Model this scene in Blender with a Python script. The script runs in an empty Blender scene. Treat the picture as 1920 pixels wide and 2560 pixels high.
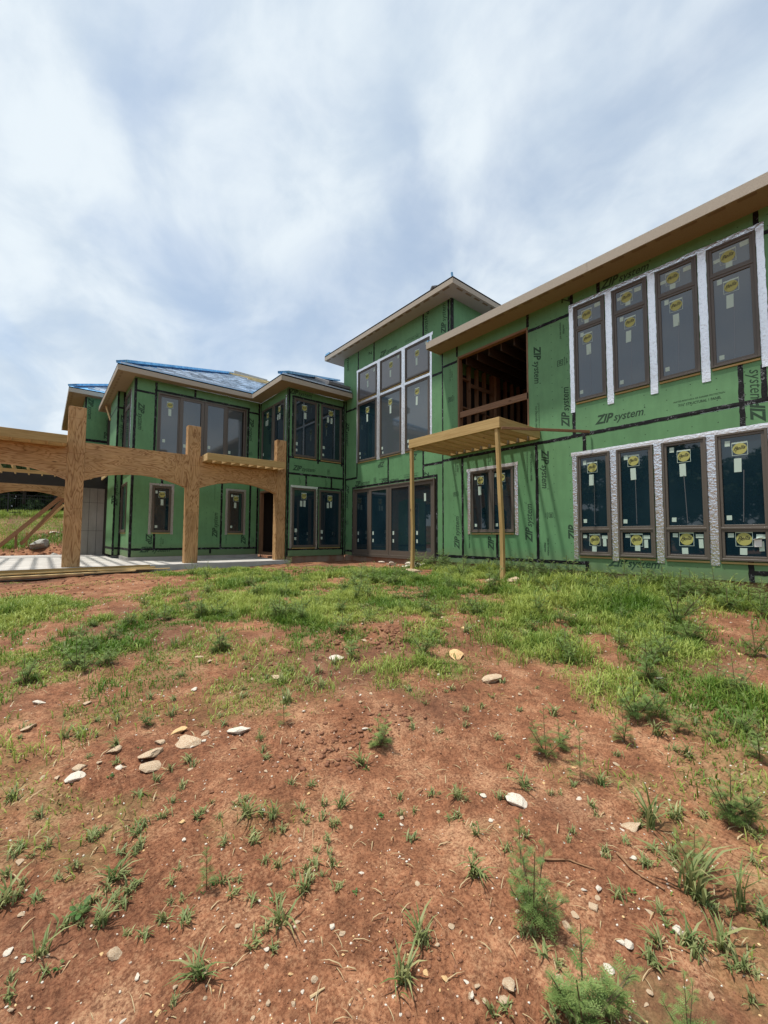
import bpy, math, random
import numpy as np
from mathutils import Vector, Matrix
random.seed(7); rng = np.random.default_rng(7)
SC = bpy.context.scene
COL = SC.collection
PI = math.pi

# ------------------------------------------------------------------ camera
YAW, PITCH, ROLL, FPX = 0.687919, 0.0585126, 0.0038513, 1038.1
cam_d = bpy.data.cameras.new("camera"); cam = bpy.data.objects.new("camera", cam_d); COL.objects.link(cam)
_f0 = Vector((math.sin(YAW), math.cos(YAW), 0)); _r0 = Vector((math.cos(YAW), -math.sin(YAW), 0)); _u0 = Vector((0, 0, 1))
_f = math.cos(PITCH)*_f0 + math.sin(PITCH)*_u0; _u = math.cos(PITCH)*_u0 - math.sin(PITCH)*_f0
_r = math.cos(ROLL)*_r0 + math.sin(ROLL)*_u; _u2 = math.cos(ROLL)*_u - math.sin(ROLL)*_r0
cam.matrix_world = Matrix(((_r.x, _u2.x, -_f.x, 0), (_r.y, _u2.y, -_f.y, 0), (_r.z, _u2.z, -_f.z, 0), (0, 0, 0, 1)))
cam_d.sensor_fit = 'VERTICAL'; cam_d.sensor_height = 24.0; cam_d.lens = 24.0*FPX/2560.0
cam_d.clip_start = 0.05; cam_d.clip_end = 3000
SC.camera = cam

# ------------------------------------------------------------------ world: thin cloud over a daylight sky
SUN_DIR = Vector((-1.0, 0.85, 4.5)).normalized()          # towards the sun
SUN_EL = math.asin(SUN_DIR.z); SUN_AZ = math.atan2(SUN_DIR.x, SUN_DIR.y)
W = bpy.data.worlds.new("World"); SC.world = W; W.use_nodes = True
wn = W.node_tree; wn.nodes.clear()
def N(t, typ, **kw):
    n = t.nodes.new(typ)
    for k, v in kw.items():
        if k == 'op': n.operation = v
        elif k.startswith('i_'):
            key = k[2:]; key = int(key) if key.isdigit() else key.replace('_', ' ')
            n.inputs[key].default_value = v
        else: setattr(n, k, v)
    return n
def LK(t, a, ao, b, bi): t.links.new(a.outputs[ao], b.inputs[bi])
def ramp(t, stops, interp='LINEAR'):
    r = t.nodes.new('ShaderNodeValToRGB'); r.color_ramp.interpolation = interp
    el = r.color_ramp.elements
    while len(el) < len(stops): el.new(0.5)
    for e, (p, c) in zip(el, stops):
        e.position = p; e.color = (*c, 1) if len(c) == 3 else c
    return r
out = N(wn, 'ShaderNodeOutputWorld'); bg = N(wn, 'ShaderNodeBackground', i_Strength=0.1)
sky = N(wn, 'ShaderNodeTexSky', sky_type='NISHITA', sun_disc=False, sun_elevation=SUN_EL, sun_rotation=SUN_AZ, air_density=1.0, dust_density=1.5, ozone_density=1.4)
tc = N(wn, 'ShaderNodeTexCoord'); sep = N(wn, 'ShaderNodeSeparateXYZ'); LK(wn, tc, 'Generated', sep, 0)
mz = N(wn, 'ShaderNodeMath', op='MAXIMUM', i_1=0.0); LK(wn, sep, 2, mz, 0)
az = N(wn, 'ShaderNodeMath', op='ADD', i_1=0.42); LK(wn, mz, 0, az, 0)
dx = N(wn, 'ShaderNodeMath', op='DIVIDE'); LK(wn, sep, 0, dx, 0); LK(wn, az, 0, dx, 1)
dy = N(wn, 'ShaderNodeMath', op='DIVIDE'); LK(wn, sep, 1, dy, 0); LK(wn, az, 0, dy, 1)
cb = N(wn, 'ShaderNodeCombineXYZ'); LK(wn, dx, 0, cb, 0); LK(wn, dy, 0, cb, 1)
mp = N(wn, 'ShaderNodeMapping'); mp.inputs['Rotation'].default_value = (0, 0, math.radians(12)); mp.inputs['Scale'].default_value = (1.75, 1.5, 1); mp.inputs['Location'].default_value = (4.1, 2.3, 0)
LK(wn, cb, 0, mp, 0)
n1 = N(wn, 'ShaderNodeTexNoise', i_Scale=1.5, i_Detail=6.0, i_Roughness=0.52, i_Distortion=0.6); LK(wn, mp, 0, n1, 'Vector')
r1 = ramp(wn, [(0.33, (0.0,)*3), (0.60, (1.0,)*3)], 'EASE'); LK(wn, n1, 0, r1, 0)
n2 = N(wn, 'ShaderNodeTexNoise', i_Scale=3.0, i_Detail=6.0, i_Roughness=0.55, i_Distortion=0.3); LK(wn, mp, 0, n2, 'Vector')
r2 = ramp(wn, [(0.30, (5.2, 6.15, 7.2)), (0.68, (7.3, 8.0, 8.5))], 'EASE'); LK(wn, n2, 0, r2, 0)
tint = N(wn, 'ShaderNodeMixRGB', blend_type='MULTIPLY', i_Fac=1.0); LK(wn, sky, 0, tint, 1); tint.inputs[2].default_value = (1.15, 1.30, 1.36, 1)
# towards the horizon more cloud is looked through
hz = N(wn, 'ShaderNodeMapRange', i_1=0.0, i_2=0.45, i_3=0.35, i_4=0.0); LK(wn, mz, 0, hz, 0)
ad = N(wn, 'ShaderNodeMath', op='ADD', use_clamp=True); LK(wn, r1, 0, ad, 0); LK(wn, hz, 0, ad, 1)
sc8 = N(wn, 'ShaderNodeMath', op='MULTIPLY_ADD', i_1=0.38, i_2=0.59); LK(wn, ad, 0, sc8, 0)
mx = N(wn, 'ShaderNodeMixRGB'); LK(wn, sc8, 0, mx, 0); LK(wn, tint, 0, mx, 1); LK(wn, r2, 0, mx, 2)
LK(wn, mx, 0, bg, 0); LK(wn, bg, 0, out, 0)

sun_d = bpy.data.lights.new("sun", 'SUN'); sun = bpy.data.objects.new("sun", sun_d); COL.objects.link(sun)
sun_d.energy = 4.4; sun_d.angle = math.radians(2.4); sun_d.color = (1.0, 0.95, 0.87)
sun.rotation_euler = (-SUN_DIR).to_track_quat('-Z', 'Y').to_euler(); sun.location = (0, 0, 30)
SC.view_settings.view_transform = 'Standard'; SC.view_settings.look = 'None'
SC.view_settings.exposure = 0.22; SC.view_settings.gamma = 1.0; SC.view_settings.use_curve_mapping = False
SC.render.engine = 'CYCLES'
try:
    SC.cycles.max_bounces = 6; SC.cycles.transparent_max_bounces = 8; SC.cycles.caustics_reflective = False; SC.cycles.caustics_refractive = False
except Exception: pass

# ------------------------------------------------------------------ materials
M = {}
def mat(name, base=(0.5,)*3, rough=0.8, metal=0.0, spec=0.5):
    m = bpy.data.materials.new(name); m.use_nodes = True; t = m.node_tree
    b = t.nodes['Principled BSDF']; b.inputs['Base Color'].default_value = (*base, 1)
    b.inputs['Roughness'].default_value = rough; b.inputs['Metallic'].default_value = metal
    b.inputs['Specular IOR Level'].default_value = spec
    M[name] = m; return m, t, b
def coord(t, scale=(1, 1, 1), rot=(0, 0, 0), which='Object', loc=(0, 0, 0)):
    c = N(t, 'ShaderNodeTexCoord'); m = N(t, 'ShaderNodeMapping'); LK(t, c, which, m, 0)
    m.inputs['Scale'].default_value = scale; m.inputs['Rotation'].default_value = rot; m.inputs['Location'].default_value = loc
    return m
def noise(t, src, scale, detail=4, rough=0.5, dist=0.0):
    n = N(t, 'ShaderNodeTexNoise', i_Scale=scale, i_Detail=detail, i_Roughness=rough, i_Distortion=dist)
    if src is not None: t.links.new(src.outputs[0], n.inputs['Vector'])
    return n
def mixc(t, fac, a, b, mode='MIX', f=None):
    m = N(t, 'ShaderNodeMixRGB', blend_type=mode)
    if fac is None: m.inputs[0].default_value = f if f is not None else 1.0
    else: t.links.new(fac, m.inputs[0])
    for i, v in ((1, a), (2, b)):
        if isinstance(v, tuple): m.inputs[i].default_value = (*v, 1) if len(v) == 3 else v
        else: t.links.new(v, m.inputs[i])
    return m.outputs[0]
def bump(t, b, h, strength=0.3, dist=0.01):
    n = N(t, 'ShaderNodeBump', i_Strength=strength, i_Distance=dist); t.links.new(h, n.inputs['Height']); t.links.new(n.outputs[0], b.inputs['Normal'])
    return n
def math_(t, op, a, b=None, c=None):
    n = N(t, 'ShaderNodeMath', op=op)
    for i, v in enumerate((a, b, c)):
        if v is None: continue
        if isinstance(v, (int, float)): n.inputs[i].default_value = v
        else: t.links.new(v, n.inputs[i])
    return n.outputs[0]

def zip_mat(name, base, dirty=0.0):
    m, t, b = mat(name, base, 0.62, 0, 0.35)
    c = coord(t); n = noise(t, c, 1.3, 5, 0.6); n2 = noise(t, c, 60, 3, 0.6); n3 = noise(t, coord(t, (1, 1, 0.18)), 9, 4, 0.6)
    oi = N(t, 'ShaderNodeObjectInfo')
    r = ramp(t, [(0.3, tuple(v*0.88 for v in base)), (0.7, tuple(min(1, v*1.1) for v in base))]); LK(t, n, 0, r, 0)
    rr = ramp(t, [(0.0, (0.90, 0.93, 0.90)), (1.0, (1.06, 1.04, 1.05))]); LK(t, oi, 'Random', rr, 0)
    col = mixc(t, None, r.outputs[0], rr.outputs[0], 'MULTIPLY')
    r3 = ramp(t, [(0.35, (0.93,)*3), (0.7, (1.05,)*3)]); LK(t, n3, 0, r3, 0); col = mixc(t, None, col, r3.outputs[0], 'MULTIPLY')
    # fastener rows: every 0.305 m across, 0.2 m up
    s = N(t, 'ShaderNodeSeparateXYZ'); LK(t, c, 0, s, 0)
    def cell(o, step, off):
        q = math_(t, 'ADD', o, off); q = math_(t, 'DIVIDE', q, step); q = math_(t, 'FRACT', q); q = math_(t, 'SUBTRACT', q, 0.5); return math_(t, 'MULTIPLY', q, step)
    du = cell(s.outputs[0], 0.4064, 50.11); dz = cell(s.outputs[2], 0.21, 50.03)
    d2 = math_(t, 'ADD', math_(t, 'MULTIPLY', du, du), math_(t, 'MULTIPLY', dz, dz)); d = math_(t, 'SQRT', d2)
    dot = math_(t, 'LESS_THAN', d, 0.011)
    col = mixc(t, dot, col, tuple(v*0.35 for v in base))
    # splashed soil low on the wall
    g = N(t, 'ShaderNodeMapRange', i_1=-0.80, i_2=-0.25, i_3=0.75, i_4=0.0); LK(t, s, 2, g, 0)
    gn = math_(t, 'MULTIPLY', g.outputs[0], math_(t, 'ADD', n.outputs[0], 0.15)); col = mixc(t, gn, col, (0.20, 0.16, 0.09))
    t.links.new(col, b.inputs['Base Color']); bump(t, b, n2.outputs[0], 0.12, 0.003); return m
zip_mat('zip', (0.136, 0.305, 0.140))
mat('print', (0.022, 0.060, 0.030), 0.8)
m, t, b = mat('tape', (0.006, 0.006, 0.007), 0.55, 0, 0.25)
c = coord(t, (1, 1, 1)); n = noise(t, c, 22, 5, 0.6, 1.2); r = ramp(t, [(0.53, (0, 0, 0)), (0.60, (1, 1, 1))]); LK(t, n, 0, r, 0)
nb = noise(t, c, 5, 2, 0.5); rb = ramp(t, [(0.5, (0, 0, 0)), (0.6, (1, 1, 1))]); LK(t, nb, 0, rb, 0)
f = math_(t, 'MULTIPLY', r.outputs[0], rb.outputs[0]); col = mixc(t, f, (0.006, 0.006, 0.007), (0.20, 0.21, 0.22)); t.links.new(col, b.inputs['Base Color']); bump(t, b, n.outputs[0], 0.7, 0.01)  # pale flecks paint the glints of wrinkled tape into the colour
def foil(name, c1, c2, rough, metal, st, pat):
    m, t, b = mat(name, c1, rough, metal, 0.5); c = coord(t)
    v = N(t, 'ShaderNodeTexVoronoi', i_Scale=pat); LK(t, c, 0, v, 0); n = noise(t, c, 26, 4, 0.6, 1.0); n2 = noise(t, coord(t, (1, 1, 1.6)), 14, 3)
    r = ramp(t, [(0.30, c2), (0.45, c1)]); LK(t, n, 0, r, 0)
    col = r.outputs[0]; t.links.new(col, b.inputs['Base Color'])
    h = math_(t, 'ADD', n.outputs[0], math_(t, 'MULTIPLY', n2.outputs[0], 1.5)); h = math_(t, 'ADD', h, v.outputs['Distance']); bump(t, b, h, st, 0.02)
foil('foil_white', (0.97, 0.97, 0.98), (0.70, 0.70, 0.72), 0.35, 0.7, 0.18, 30)
foil('foil_silver', (0.90, 0.90, 0.91), (0.60, 0.60, 0.60), 0.27, 0.95, 0.24, 22)
foil('foil_dull', (0.42, 0.40, 0.36), (0.18, 0.17, 0.16), 0.4, 0.6, 0.8, 26)
mat('frame', (0.115, 0.096, 0.078), 0.45, 0, 0.5); mat('frame_tan', (0.20, 0.165, 0.125), 0.5)
m, t, b = mat('glass', (0.006, 0.014, 0.022), 0.02, 0, 0.5); b.inputs['IOR'].default_value = 1.72
c = coord(t); n = noise(t, c, 0.9, 2); r = ramp(t, [(0.35, (0.006, 0.020, 0.030)), (0.7, (0.014, 0.034, 0.046))]); LK(t, n, 0, r, 0); LK(t, r, 0, b, 'Base Color'); bump(t, b, n.outputs[0], 0.03, 0.02)
m, t, b = mat('glass_pale', (0.135, 0.14, 0.15), 0.08, 0, 0.5); b.inputs['IOR'].default_value = 1.75
m, t, b = mat('glass_reflect_grey', (0.078, 0.095, 0.105), 0.05, 0, 0.5); b.inputs['IOR'].default_value = 1.8  # grey base adds painted reflection to the upper storey panes
c = coord(t); n = noise(t, c, 0.7, 2); bump(t, b, n.outputs[0], 0.03, 0.02)
mat('paper', (0.50, 0.62, 0.54), 0.7); mat('paper_white', (0.8, 0.8, 0.8), 0.7); mat('sticker_gold', (0.42, 0.41, 0.12), 0.6); mat('sticker_ink', (0.02, 0.02, 0.015), 0.6)
def lumber(name, c1, c2, along='x', knots=True, rough=0.75, sc=1.0):
    m, t, b = mat(name, c1, rough, 0, 0.3)
    st = {'x': (0.5, 9, 9), 'y': (9, 0.5, 9), 'z': (9, 9, 0.5)}[along]
    oi = N(t, 'ShaderNodeObjectInfo'); c = coord(t, tuple(s*sc for s in st)); n = noise(t, c, 3.0, 5, 0.6, 0.8)
    t.links.new(math_(t, 'MULTIPLY', oi.outputs['Random'], 40.0), c.inputs['Location']) if False else None
    r = ramp(t, [(0.28, c2), (0.6, c1)]); LK(t, n, 0, r, 0); col = r.outputs[0]
    if knots:
        v = N(t, 'ShaderNodeTexVoronoi', i_Scale=1.0); cv = coord(t, tuple({True: 1.6, False: 5.0}[s < 1] for s in st)); LK(t, cv, 0, v, 0)
        k = ramp(t, [(0.05, (1,)*3), (0.11, (0,)*3)]); LK(t, v, 'Distance', k, 0); col = mixc(t, k.outputs[0], col, (c2[0]*0.35, c2[1]*0.25, c2[2]*0.2))
    rr = ramp(t, [(0, (0.82, 0.80, 0.76)), (1, (1.12, 1.12, 1.12))]); LK(t, oi, 'Random', rr, 0); col = mixc(t, None, col, rr.outputs[0], 'MULTIPLY')
    t.links.new(col, b.inputs['Base Color']); bump(t, b, n.outputs[0], 0.25, 0.004)
for ax in 'xyz':
    lumber('pt_'+ax, (0.50, 0.35, 0.15), (0.36, 0.23, 0.085), ax)          # yellowish treated lumber
    lumber('stud_'+ax, (0.27, 0.155, 0.09), (0.16, 0.085, 0.048), ax)        # reddish framing lumber
    lumber('pale_'+ax, (0.62, 0.47, 0.24), (0.45, 0.30, 0.13), ax)
    lumber('brown_'+ax, (0.30, 0.17, 0.09), (0.20, 0.105, 0.055), ax)
def plywood(name, along):
    m, t, b = mat(name, (0.4, 0.24, 0.12), 0.72, 0, 0.3)
    st = {'x': (0.42, 1, 2.0), 'z': (2.0, 1, 0.42)}[along]
    c = coord(t, st); n = noise(t, c, 1.9, 3, 0.5, 0.7)
    w = math_(t, 'SINE', math_(t, 'MULTIPLY', n.outputs[0], 80.0)); w = math_(t, 'MULTIPLY_ADD', w, 0.5, 0.5)
    fine = noise(t, coord(t, tuple(14 if s > 1 else (0.8 if s < 1 else 4) for s in st)), 6, 4, 0.7)
    mod = noise(t, c, 5, 2); rm = ramp(t, [(0.38, (0,)*3), (0.62, (1,)*3)]); LK(t, mod, 0, rm, 0)
    r = ramp(t, [(0.0, (0.26, 0.130, 0.052)), (0.4, (0.48, 0.275, 0.122)), (1.0, (0.59, 0.375, 0.19))]); t.links.new(math_(t, 'POWER', w, 0.6), r.inputs[0])
    col = mixc(t, rm.outputs[0], r.outputs[0], (0.54, 0.335, 0.145)); col = mixc(t, None, r.outputs[0], col, f=0.35)
    rf = ramp(t, [(0.3, (0.84,)*3), (0.7, (1.08,)*3)]); LK(t, fine, 0, rf, 0); col = mixc(t, None, col, rf.outputs[0], 'MULTIPLY')
    big = noise(t, coord(t), 1.1, 3); rg = ramp(t, [(0.3, (0.82, 0.80, 0.78)), (0.7, (1.08, 1.06, 1.02))]); LK(t, big, 0, rg, 0); col = mixc(t, None, col, rg.outputs[0], 'MULTIPLY')
    v = N(t, 'ShaderNodeTexVoronoi', i_Scale=1.7); LK(t, coord(t, st), 0, v, 0); k = ramp(t, [(0.025, (1,)*3), (0.05, (0,)*3)]); LK(t, v, 'Distance', k, 0)
    col = mixc(t, k.outputs[0], col, (0.07, 0.03, 0.015)); t.links.new(col, b.inputs['Base Color']); bump(t, b, w, 0.12, 0.002)
plywood('ply_x', 'x'); plywood('ply_z', 'z')
m, t, b = mat('fascia', (0.36, 0.29, 0.21), 0.7, 0, 0.35)
n = noise(t, coord(t, (3, 3, 30)), 8, 5, 0.7, 1.0); r = ramp(t, [(0.3, (0.35, 0.30, 0.235)), (0.7, (0.46, 0.40, 0.32))]); LK(t, n, 0, r, 0); LK(t, r, 0, b, 'Base Color'); bump(t, b, n.outputs[0], 0.4, 0.004)
m, t, b = mat('soffit', (0.36, 0.265, 0.18), 0.75, 0, 0.3)
n = noise(t, coord(t, (5, 5, 5)), 8, 5, 0.7, 1.0); r = ramp(t, [(0.3, (0.27, 0.205, 0.14)), (0.7, (0.34, 0.265, 0.185))]); LK(t, n, 0, r, 0); LK(t, r, 0, b, 'Base Color')
mat('soffit_grey', (0.40, 0.38, 0.36), 0.75); mat('vent', (0.22, 0.155, 0.10), 0.8)
m, t, b = mat('concrete', (0.44, 0.42, 0.39), 0.85); c = coord(t); n = noise(t, c, 1.2, 6, 0.6); n2 = noise(t, c, 40, 3)
r = ramp(t, [(0.3, (0.36, 0.34, 0.315)), (0.7, (0.50, 0.485, 0.455))]); LK(t, n, 0, r, 0); LK(t, r, 0, b, 'Base Color'); bump(t, b, n2.outputs[0], 0.15, 0.003)
m, t, b = mat('concrete_wall', (0.2, 0.2, 0.18), 0.85); c = coord(t, (1, 1, .5)); n = noise(t, c, 1.6, 6, 0.65); n2 = noise(t, coord(t), 30, 3)
r = ramp(t, [(0.3, (0.40, 0.385, 0.35)), (0.7, (0.58, 0.56, 0.52))]); LK(t, n, 0, r, 0); LK(t, r, 0, b, 'Base Color'); bump(t, b, n2.outputs[0], 0.2, 0.003)
m, t, b = mat('footing', (0.24, 0.12, 0.07), 0.9); n = noise(t, coord(t, (1, 1, 0.6)), 2.2, 5); r = ramp(t, [(0.35, (0.25, 0.105, 0.055)), (0.65, (0.36, 0.27, 0.20))]); LK(t, n, 0, r, 0); LK(t, r, 0, b, 'Base Color')
mat('black_metal', (0.012, 0.012, 0.013), 0.5); mat('dark_beam', (0.014, 0.013, 0.013), 0.6); mat('dark_inside', (0.02, 0.013, 0.01), 0.9); mat('joist_shaded', (0.055, 0.032, 0.02), 0.9); mat('hanger', (0.42, 0.43, 0.44), 0.4, 0.8)  # ceiling joist brown is darkened, painting in the shade of the room
m, t, b = mat('membrane_blue', (0.03, 0.19, 0.42), 0.5); n = noise(t, coord(t), 6, 5, 0.6); r = ramp(t, [(0.35, (0.05, 0.24, 0.50)), (0.65, (0.20, 0.50, 0.76))]); LK(t, n, 0, r, 0); LK(t, r, 0, b, 'Base Color'); bump(t, b, n.outputs[0], 0.6, 0.02)
m, t, b = mat('slate', (0.26, 0.33, 0.42), 0.55, 0, 0.5); va = N(t, 'ShaderNodeVertexColor', layer_name='shade'); col = mixc(t, None, (0.66, 0.74, 0.84), va.outputs[0], 'MULTIPLY'); t.links.new(col, b.inputs['Base Color'])
mat('slate_edge', (0.5, 0.6, 0.72), 0.4, 0.2); mat('underlay_grey', (0.16, 0.155, 0.155), 0.7)

# soil
m, t, b = mat('soil', (0.22, 0.10, 0.06), 0.92, 0, 0.25)
c = coord(t); big = noise(t, c, 0.55, 5, 0.55); mid = noise(t, c, 3.2, 5, 0.6); fin = noise(t, c, 22, 5, 0.65); gr = noise(t, c, 130, 3, 0.6)
r = ramp(t, [(0.30, (0.158, 0.064, 0.030)), (0.50, (0.235, 0.100, 0.049)), (0.70, (0.340, 0.175, 0.095))]); LK(t, mid, 0, r, 0)
r2 = ramp(t, [(0.35, (0.82, 0.78, 0.78)), (0.65, (1.12, 1.14, 1.15))]); LK(t, big, 0, r2, 0); col = mixc(t, None, r.outputs[0], r2.outputs[0], 'MULTIPLY')
r3 = ramp(t, [(0.30, (0.55, 0.52, 0.50)), (0.66, (1.25, 1.26, 1.27))]); LK(t, fin, 0, r3, 0); col = mixc(t, None, col, r3.outputs[0], 'MULTIPLY')
spk = noise(t, c, 75, 4, 0.75); r4 = ramp(t, [(0.50, (0,)*3), (0.60, (1,)*3)]); LK(t, spk, 0, r4, 0); rd = ramp(t, [(0.36, (0.55, 0.50, 0.48)), (0.52, (1.08,)*3)]); LK(t, spk, 0, rd, 0); col = mixc(t, None, col, rd.outputs[0], 'MULTIPLY'); pm = ramp(t, [(0.45, (0,)*3), (0.65, (1,)*3)]); LK(t, mid, 0, pm, 0)
ff = math_(t, 'MULTIPLY', r4.outputs[0], math_(t, 'MULTIPLY_ADD', pm.outputs[0], 0.55, 0.12)); col = mixc(t, ff, col, (0.43, 0.265, 0.150))
va = N(t, 'ShaderNodeVertexColor', layer_name='cover'); sv = N(t, 'ShaderNodeSeparateColor'); LK(t, va, 0, sv, 0)
lit = noise(t, c, 14, 4, 0.6); rl = ramp(t, [(0.35, (0.085, 0.075, 0.030)), (0.65, (0.20, 0.19, 0.075))]); LK(t, lit, 0, rl, 0)
fl = math_(t, 'MULTIPLY', sv.outputs[0], math_(t, 'MULTIPLY_ADD', lit.outputs[0], 1.1, 0.05)); fl = math_(t, 'MINIMUM', fl, 0.85); col = mixc(t, fl, col, rl.outputs[0])
col = mixc(t, sv.outputs[1], col, (0.085, 0.040, 0.025), f=None)
t.links.new(col, b.inputs['Base Color'])
h = math_(t, 'ADD', math_(t, 'MULTIPLY', fin.outputs[0], 0.02), math_(t, 'MULTIPLY', gr.outputs[0], 0.004)); bump(t, b, h, 1.0, 1.0)
def stone(name, c1, c2, c3):
    m, t, b = mat(name, c1, 0.85, 0, 0.3); c = coord(t); n = noise(t, c, 14, 5, 0.65); n2 = noise(t, c, 55, 4)
    r = ramp(t, [(0.32, c3), (0.46, c2), (0.6, c1)]); LK(t, n, 0, r, 0); LK(t, r, 0, b, 'Base Color'); bump(t, b, n2.outputs[0], 0.5, 0.006)
stone('limestone', (0.54, 0.46, 0.34), (0.42, 0.29, 0.18), (0.27, 0.13, 0.07)); stone('limestone_yellow', (0.66, 0.47, 0.24), (0.56, 0.36, 0.17), (0.40, 0.20, 0.10)); stone('limestone_white', (0.68, 0.65, 0.58), (0.55, 0.48, 0.38), (0.36, 0.22, 0.15))
stone('boulder_rock', (0.50, 0.48, 0.44), (0.27, 0.27, 0.24), (0.14, 0.14, 0.12)); stone('clod', (0.25, 0.115, 0.062), (0.20, 0.09, 0.050), (0.15, 0.065, 0.036))
def leafy(name, c1, c2, trans=0.35, layer='tone'):
    m = bpy.data.materials.new(name); m.use_nodes = True; t = m.node_tree; t.nodes.clear(); M[name] = m
    o = N(t, 'ShaderNodeOutputMaterial'); va = N(t, 'ShaderNodeVertexColor', layer_name=layer); sv = N(t, 'ShaderNodeSeparateColor'); LK(t, va, 0, sv, 0)
    col = mixc(t, sv.outputs[0], c1, c2); oi = N(t, 'ShaderNodeObjectInfo'); rr = ramp(t, [(0, (0.85, 0.88, 0.85)), (1, (1.15, 1.1, 1.1))]); LK(t, oi, 'Random', rr, 0); col = mixc(t, None, col, rr.outputs[0], 'MULTIPLY')
    d = N(t, 'ShaderNodeBsdfPrincipled', i_Roughness=0.55); d.inputs['Specular IOR Level'].default_value = 0.3; t.links.new(col, d.inputs['Base Color'])
    tr = N(t, 'ShaderNodeBsdfTranslucent'); t.links.new(col, tr.inputs[0]); ms = N(t, 'ShaderNodeMixShader', i_0=trans); LK(t, d, 0, ms, 1); LK(t, tr, 0, ms, 2); LK(t, ms, 0, o, 0)
leafy('grass_leaf', (0.090, 0.185, 0.022), (0.34, 0.41, 0.095)); leafy('fern_leaf', (0.090, 0.165, 0.042), (0.25, 0.35, 0.11)); leafy('tree_leaf', (0.020, 0.048, 0.016), (0.070, 0.120, 0.035), 0.25); leafy('tuft_leaf', (0.11, 0.19, 0.05), (0.38, 0.38, 0.18)); leafy('broad_leaf', (0.05, 0.13, 0.03), (0.13, 0.25, 0.06))
leafy('dry_leaf', (0.20, 0.13, 0.07), (0.50, 0.38, 0.22), 0.1)
mat('stem_red', (0.13, 0.10, 0.05), 0.7); mat('bark', (0.07, 0.05, 0.035), 0.9); mat('straw', (0.48, 0.36, 0.2), 0.8)

# ------------------------------------------------------------------ helpers
class MB:
    """collects boxes, bars and quads; build() links them as ONE mesh object"""
    def __init__(s): s.v = []; s.f = []; s.m = []; s.c = 0
    def add(s, vs, fs, mi=0):
        k = len(s.v); s.v += [tuple(p) for p in vs]; s.f += [tuple(i+k for i in f) for f in fs]; s.m += [mi]*len(fs); return s
    def box(s, x0, x1, y0, y1, z0, z1, mi=0):
        return s.add([(x0, y0, z0), (x1, y0, z0), (x1, y1, z0), (x0, y1, z0), (x0, y0, z1), (x1, y0, z1), (x1, y1, z1), (x0, y1, z1)],
                     [(0, 3, 2, 1), (4, 5, 6, 7), (0, 1, 5, 4), (1, 2, 6, 5), (2, 3, 7, 6), (3, 0, 4, 7)], mi)
    def bar(s, p, q, w, h, up=(0, 0, 1), mi=0):
        p, q = Vector(p), Vector(q); d = (q-p).normalized(); side = d.cross(Vector(up))
        side = side.normalized() if side.length > 1e-6 else Vector((1, 0, 0)); u = side.cross(d)
        a, b = side*w/2, u*h/2
        vs = [p-a-b, p+a-b, p+a+b, p-a+b, q-a-b, q+a-b, q+a+b, q-a+b]
        return s.add(vs, [(0, 1, 2, 3), (7, 6, 5, 4), (0, 4, 5, 1), (1, 5, 6, 2), (2, 6, 7, 3), (3, 7, 4, 0)], mi)
    def tube(s, pts, radii, n=5, mi=0):
        k = len(s.v); rings = []
        for i, p in enumerate(pts):
            p = Vector(p); d = (Vector(pts[min(i+1, len(pts)-1)]) - Vector(pts[max(i-1, 0)])).normalized()
            a = d.orthogonal().normalized(); b = d.cross(a)
            for j in range(n):
                s.v.append(tuple(p + (a*math.cos(2*PI*j/n)+b*math.sin(2*PI*j/n))*radii[i]))
        for i in range(len(pts)-1):
            for j in range(n): s.f.append((k+i*n+j, k+i*n+(j+1) % n, k+(i+1)*n+(j+1) % n, k+(i+1)*n+j)); s.m.append(mi)
        return s
    def ring(s, u0, u1, z0, z1, w, d0, d1, wb=None, wt=None, mi=0):
        wb = wb or w; wt = wt or w
        s.box(u0, u0+w, d0, d1, z0, z1, mi); s.box(u1-w, u1, d0, d1, z0, z1, mi)
        s.box(u0+w, u1-w, d0, d1, z0, z0+wb, mi); s.box(u0+w, u1-w, d0, d1, z1-wt, z1, mi); return s
    def mesh(s, name):
        me = bpy.data.meshes.new(name); me.from_pydata(s.v, [], s.f); me.polygons.foreach_set('material_index', s.m); me.update(); return me
    def build(s, name, mats, parent=None, smooth=False, bevel=0):
        return link(name, s.mesh(name), mats, parent, smooth, bevel)
def link(name, me, mats=None, parent=None, smooth=False, bevel=0):
    if mats is not None and len(me.materials) == 0:
        for m in (mats if isinstance(mats, (list, tuple)) else [mats]): me.materials.append(M[m])
    if smooth: me.polygons.foreach_set('use_smooth', [True]*len(me.polygons))
    o = bpy.data.objects.new(name, me); COL.objects.link(o)
    if parent is not None: o.parent = parent
    if bevel:
        b = o.modifiers.new('bevel', 'BEVEL'); b.width = bevel; b.segments = 1; b.limit_method = 'ANGLE'
    return o
def empty(name, loc=(0, 0, 0), rotz=0):
    o = bpy.data.objects.new(name, None); COL.objects.link(o); o.location = loc; o.rotation_euler = (0, 0, rotz); return o
def tag(o, label=None, cat=None, group=None, kind=None):
    if label: o['label'] = label
    if cat: o['category'] = cat
    if group: o['group'] = group
    if kind: o['kind'] = kind
    return o
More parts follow.
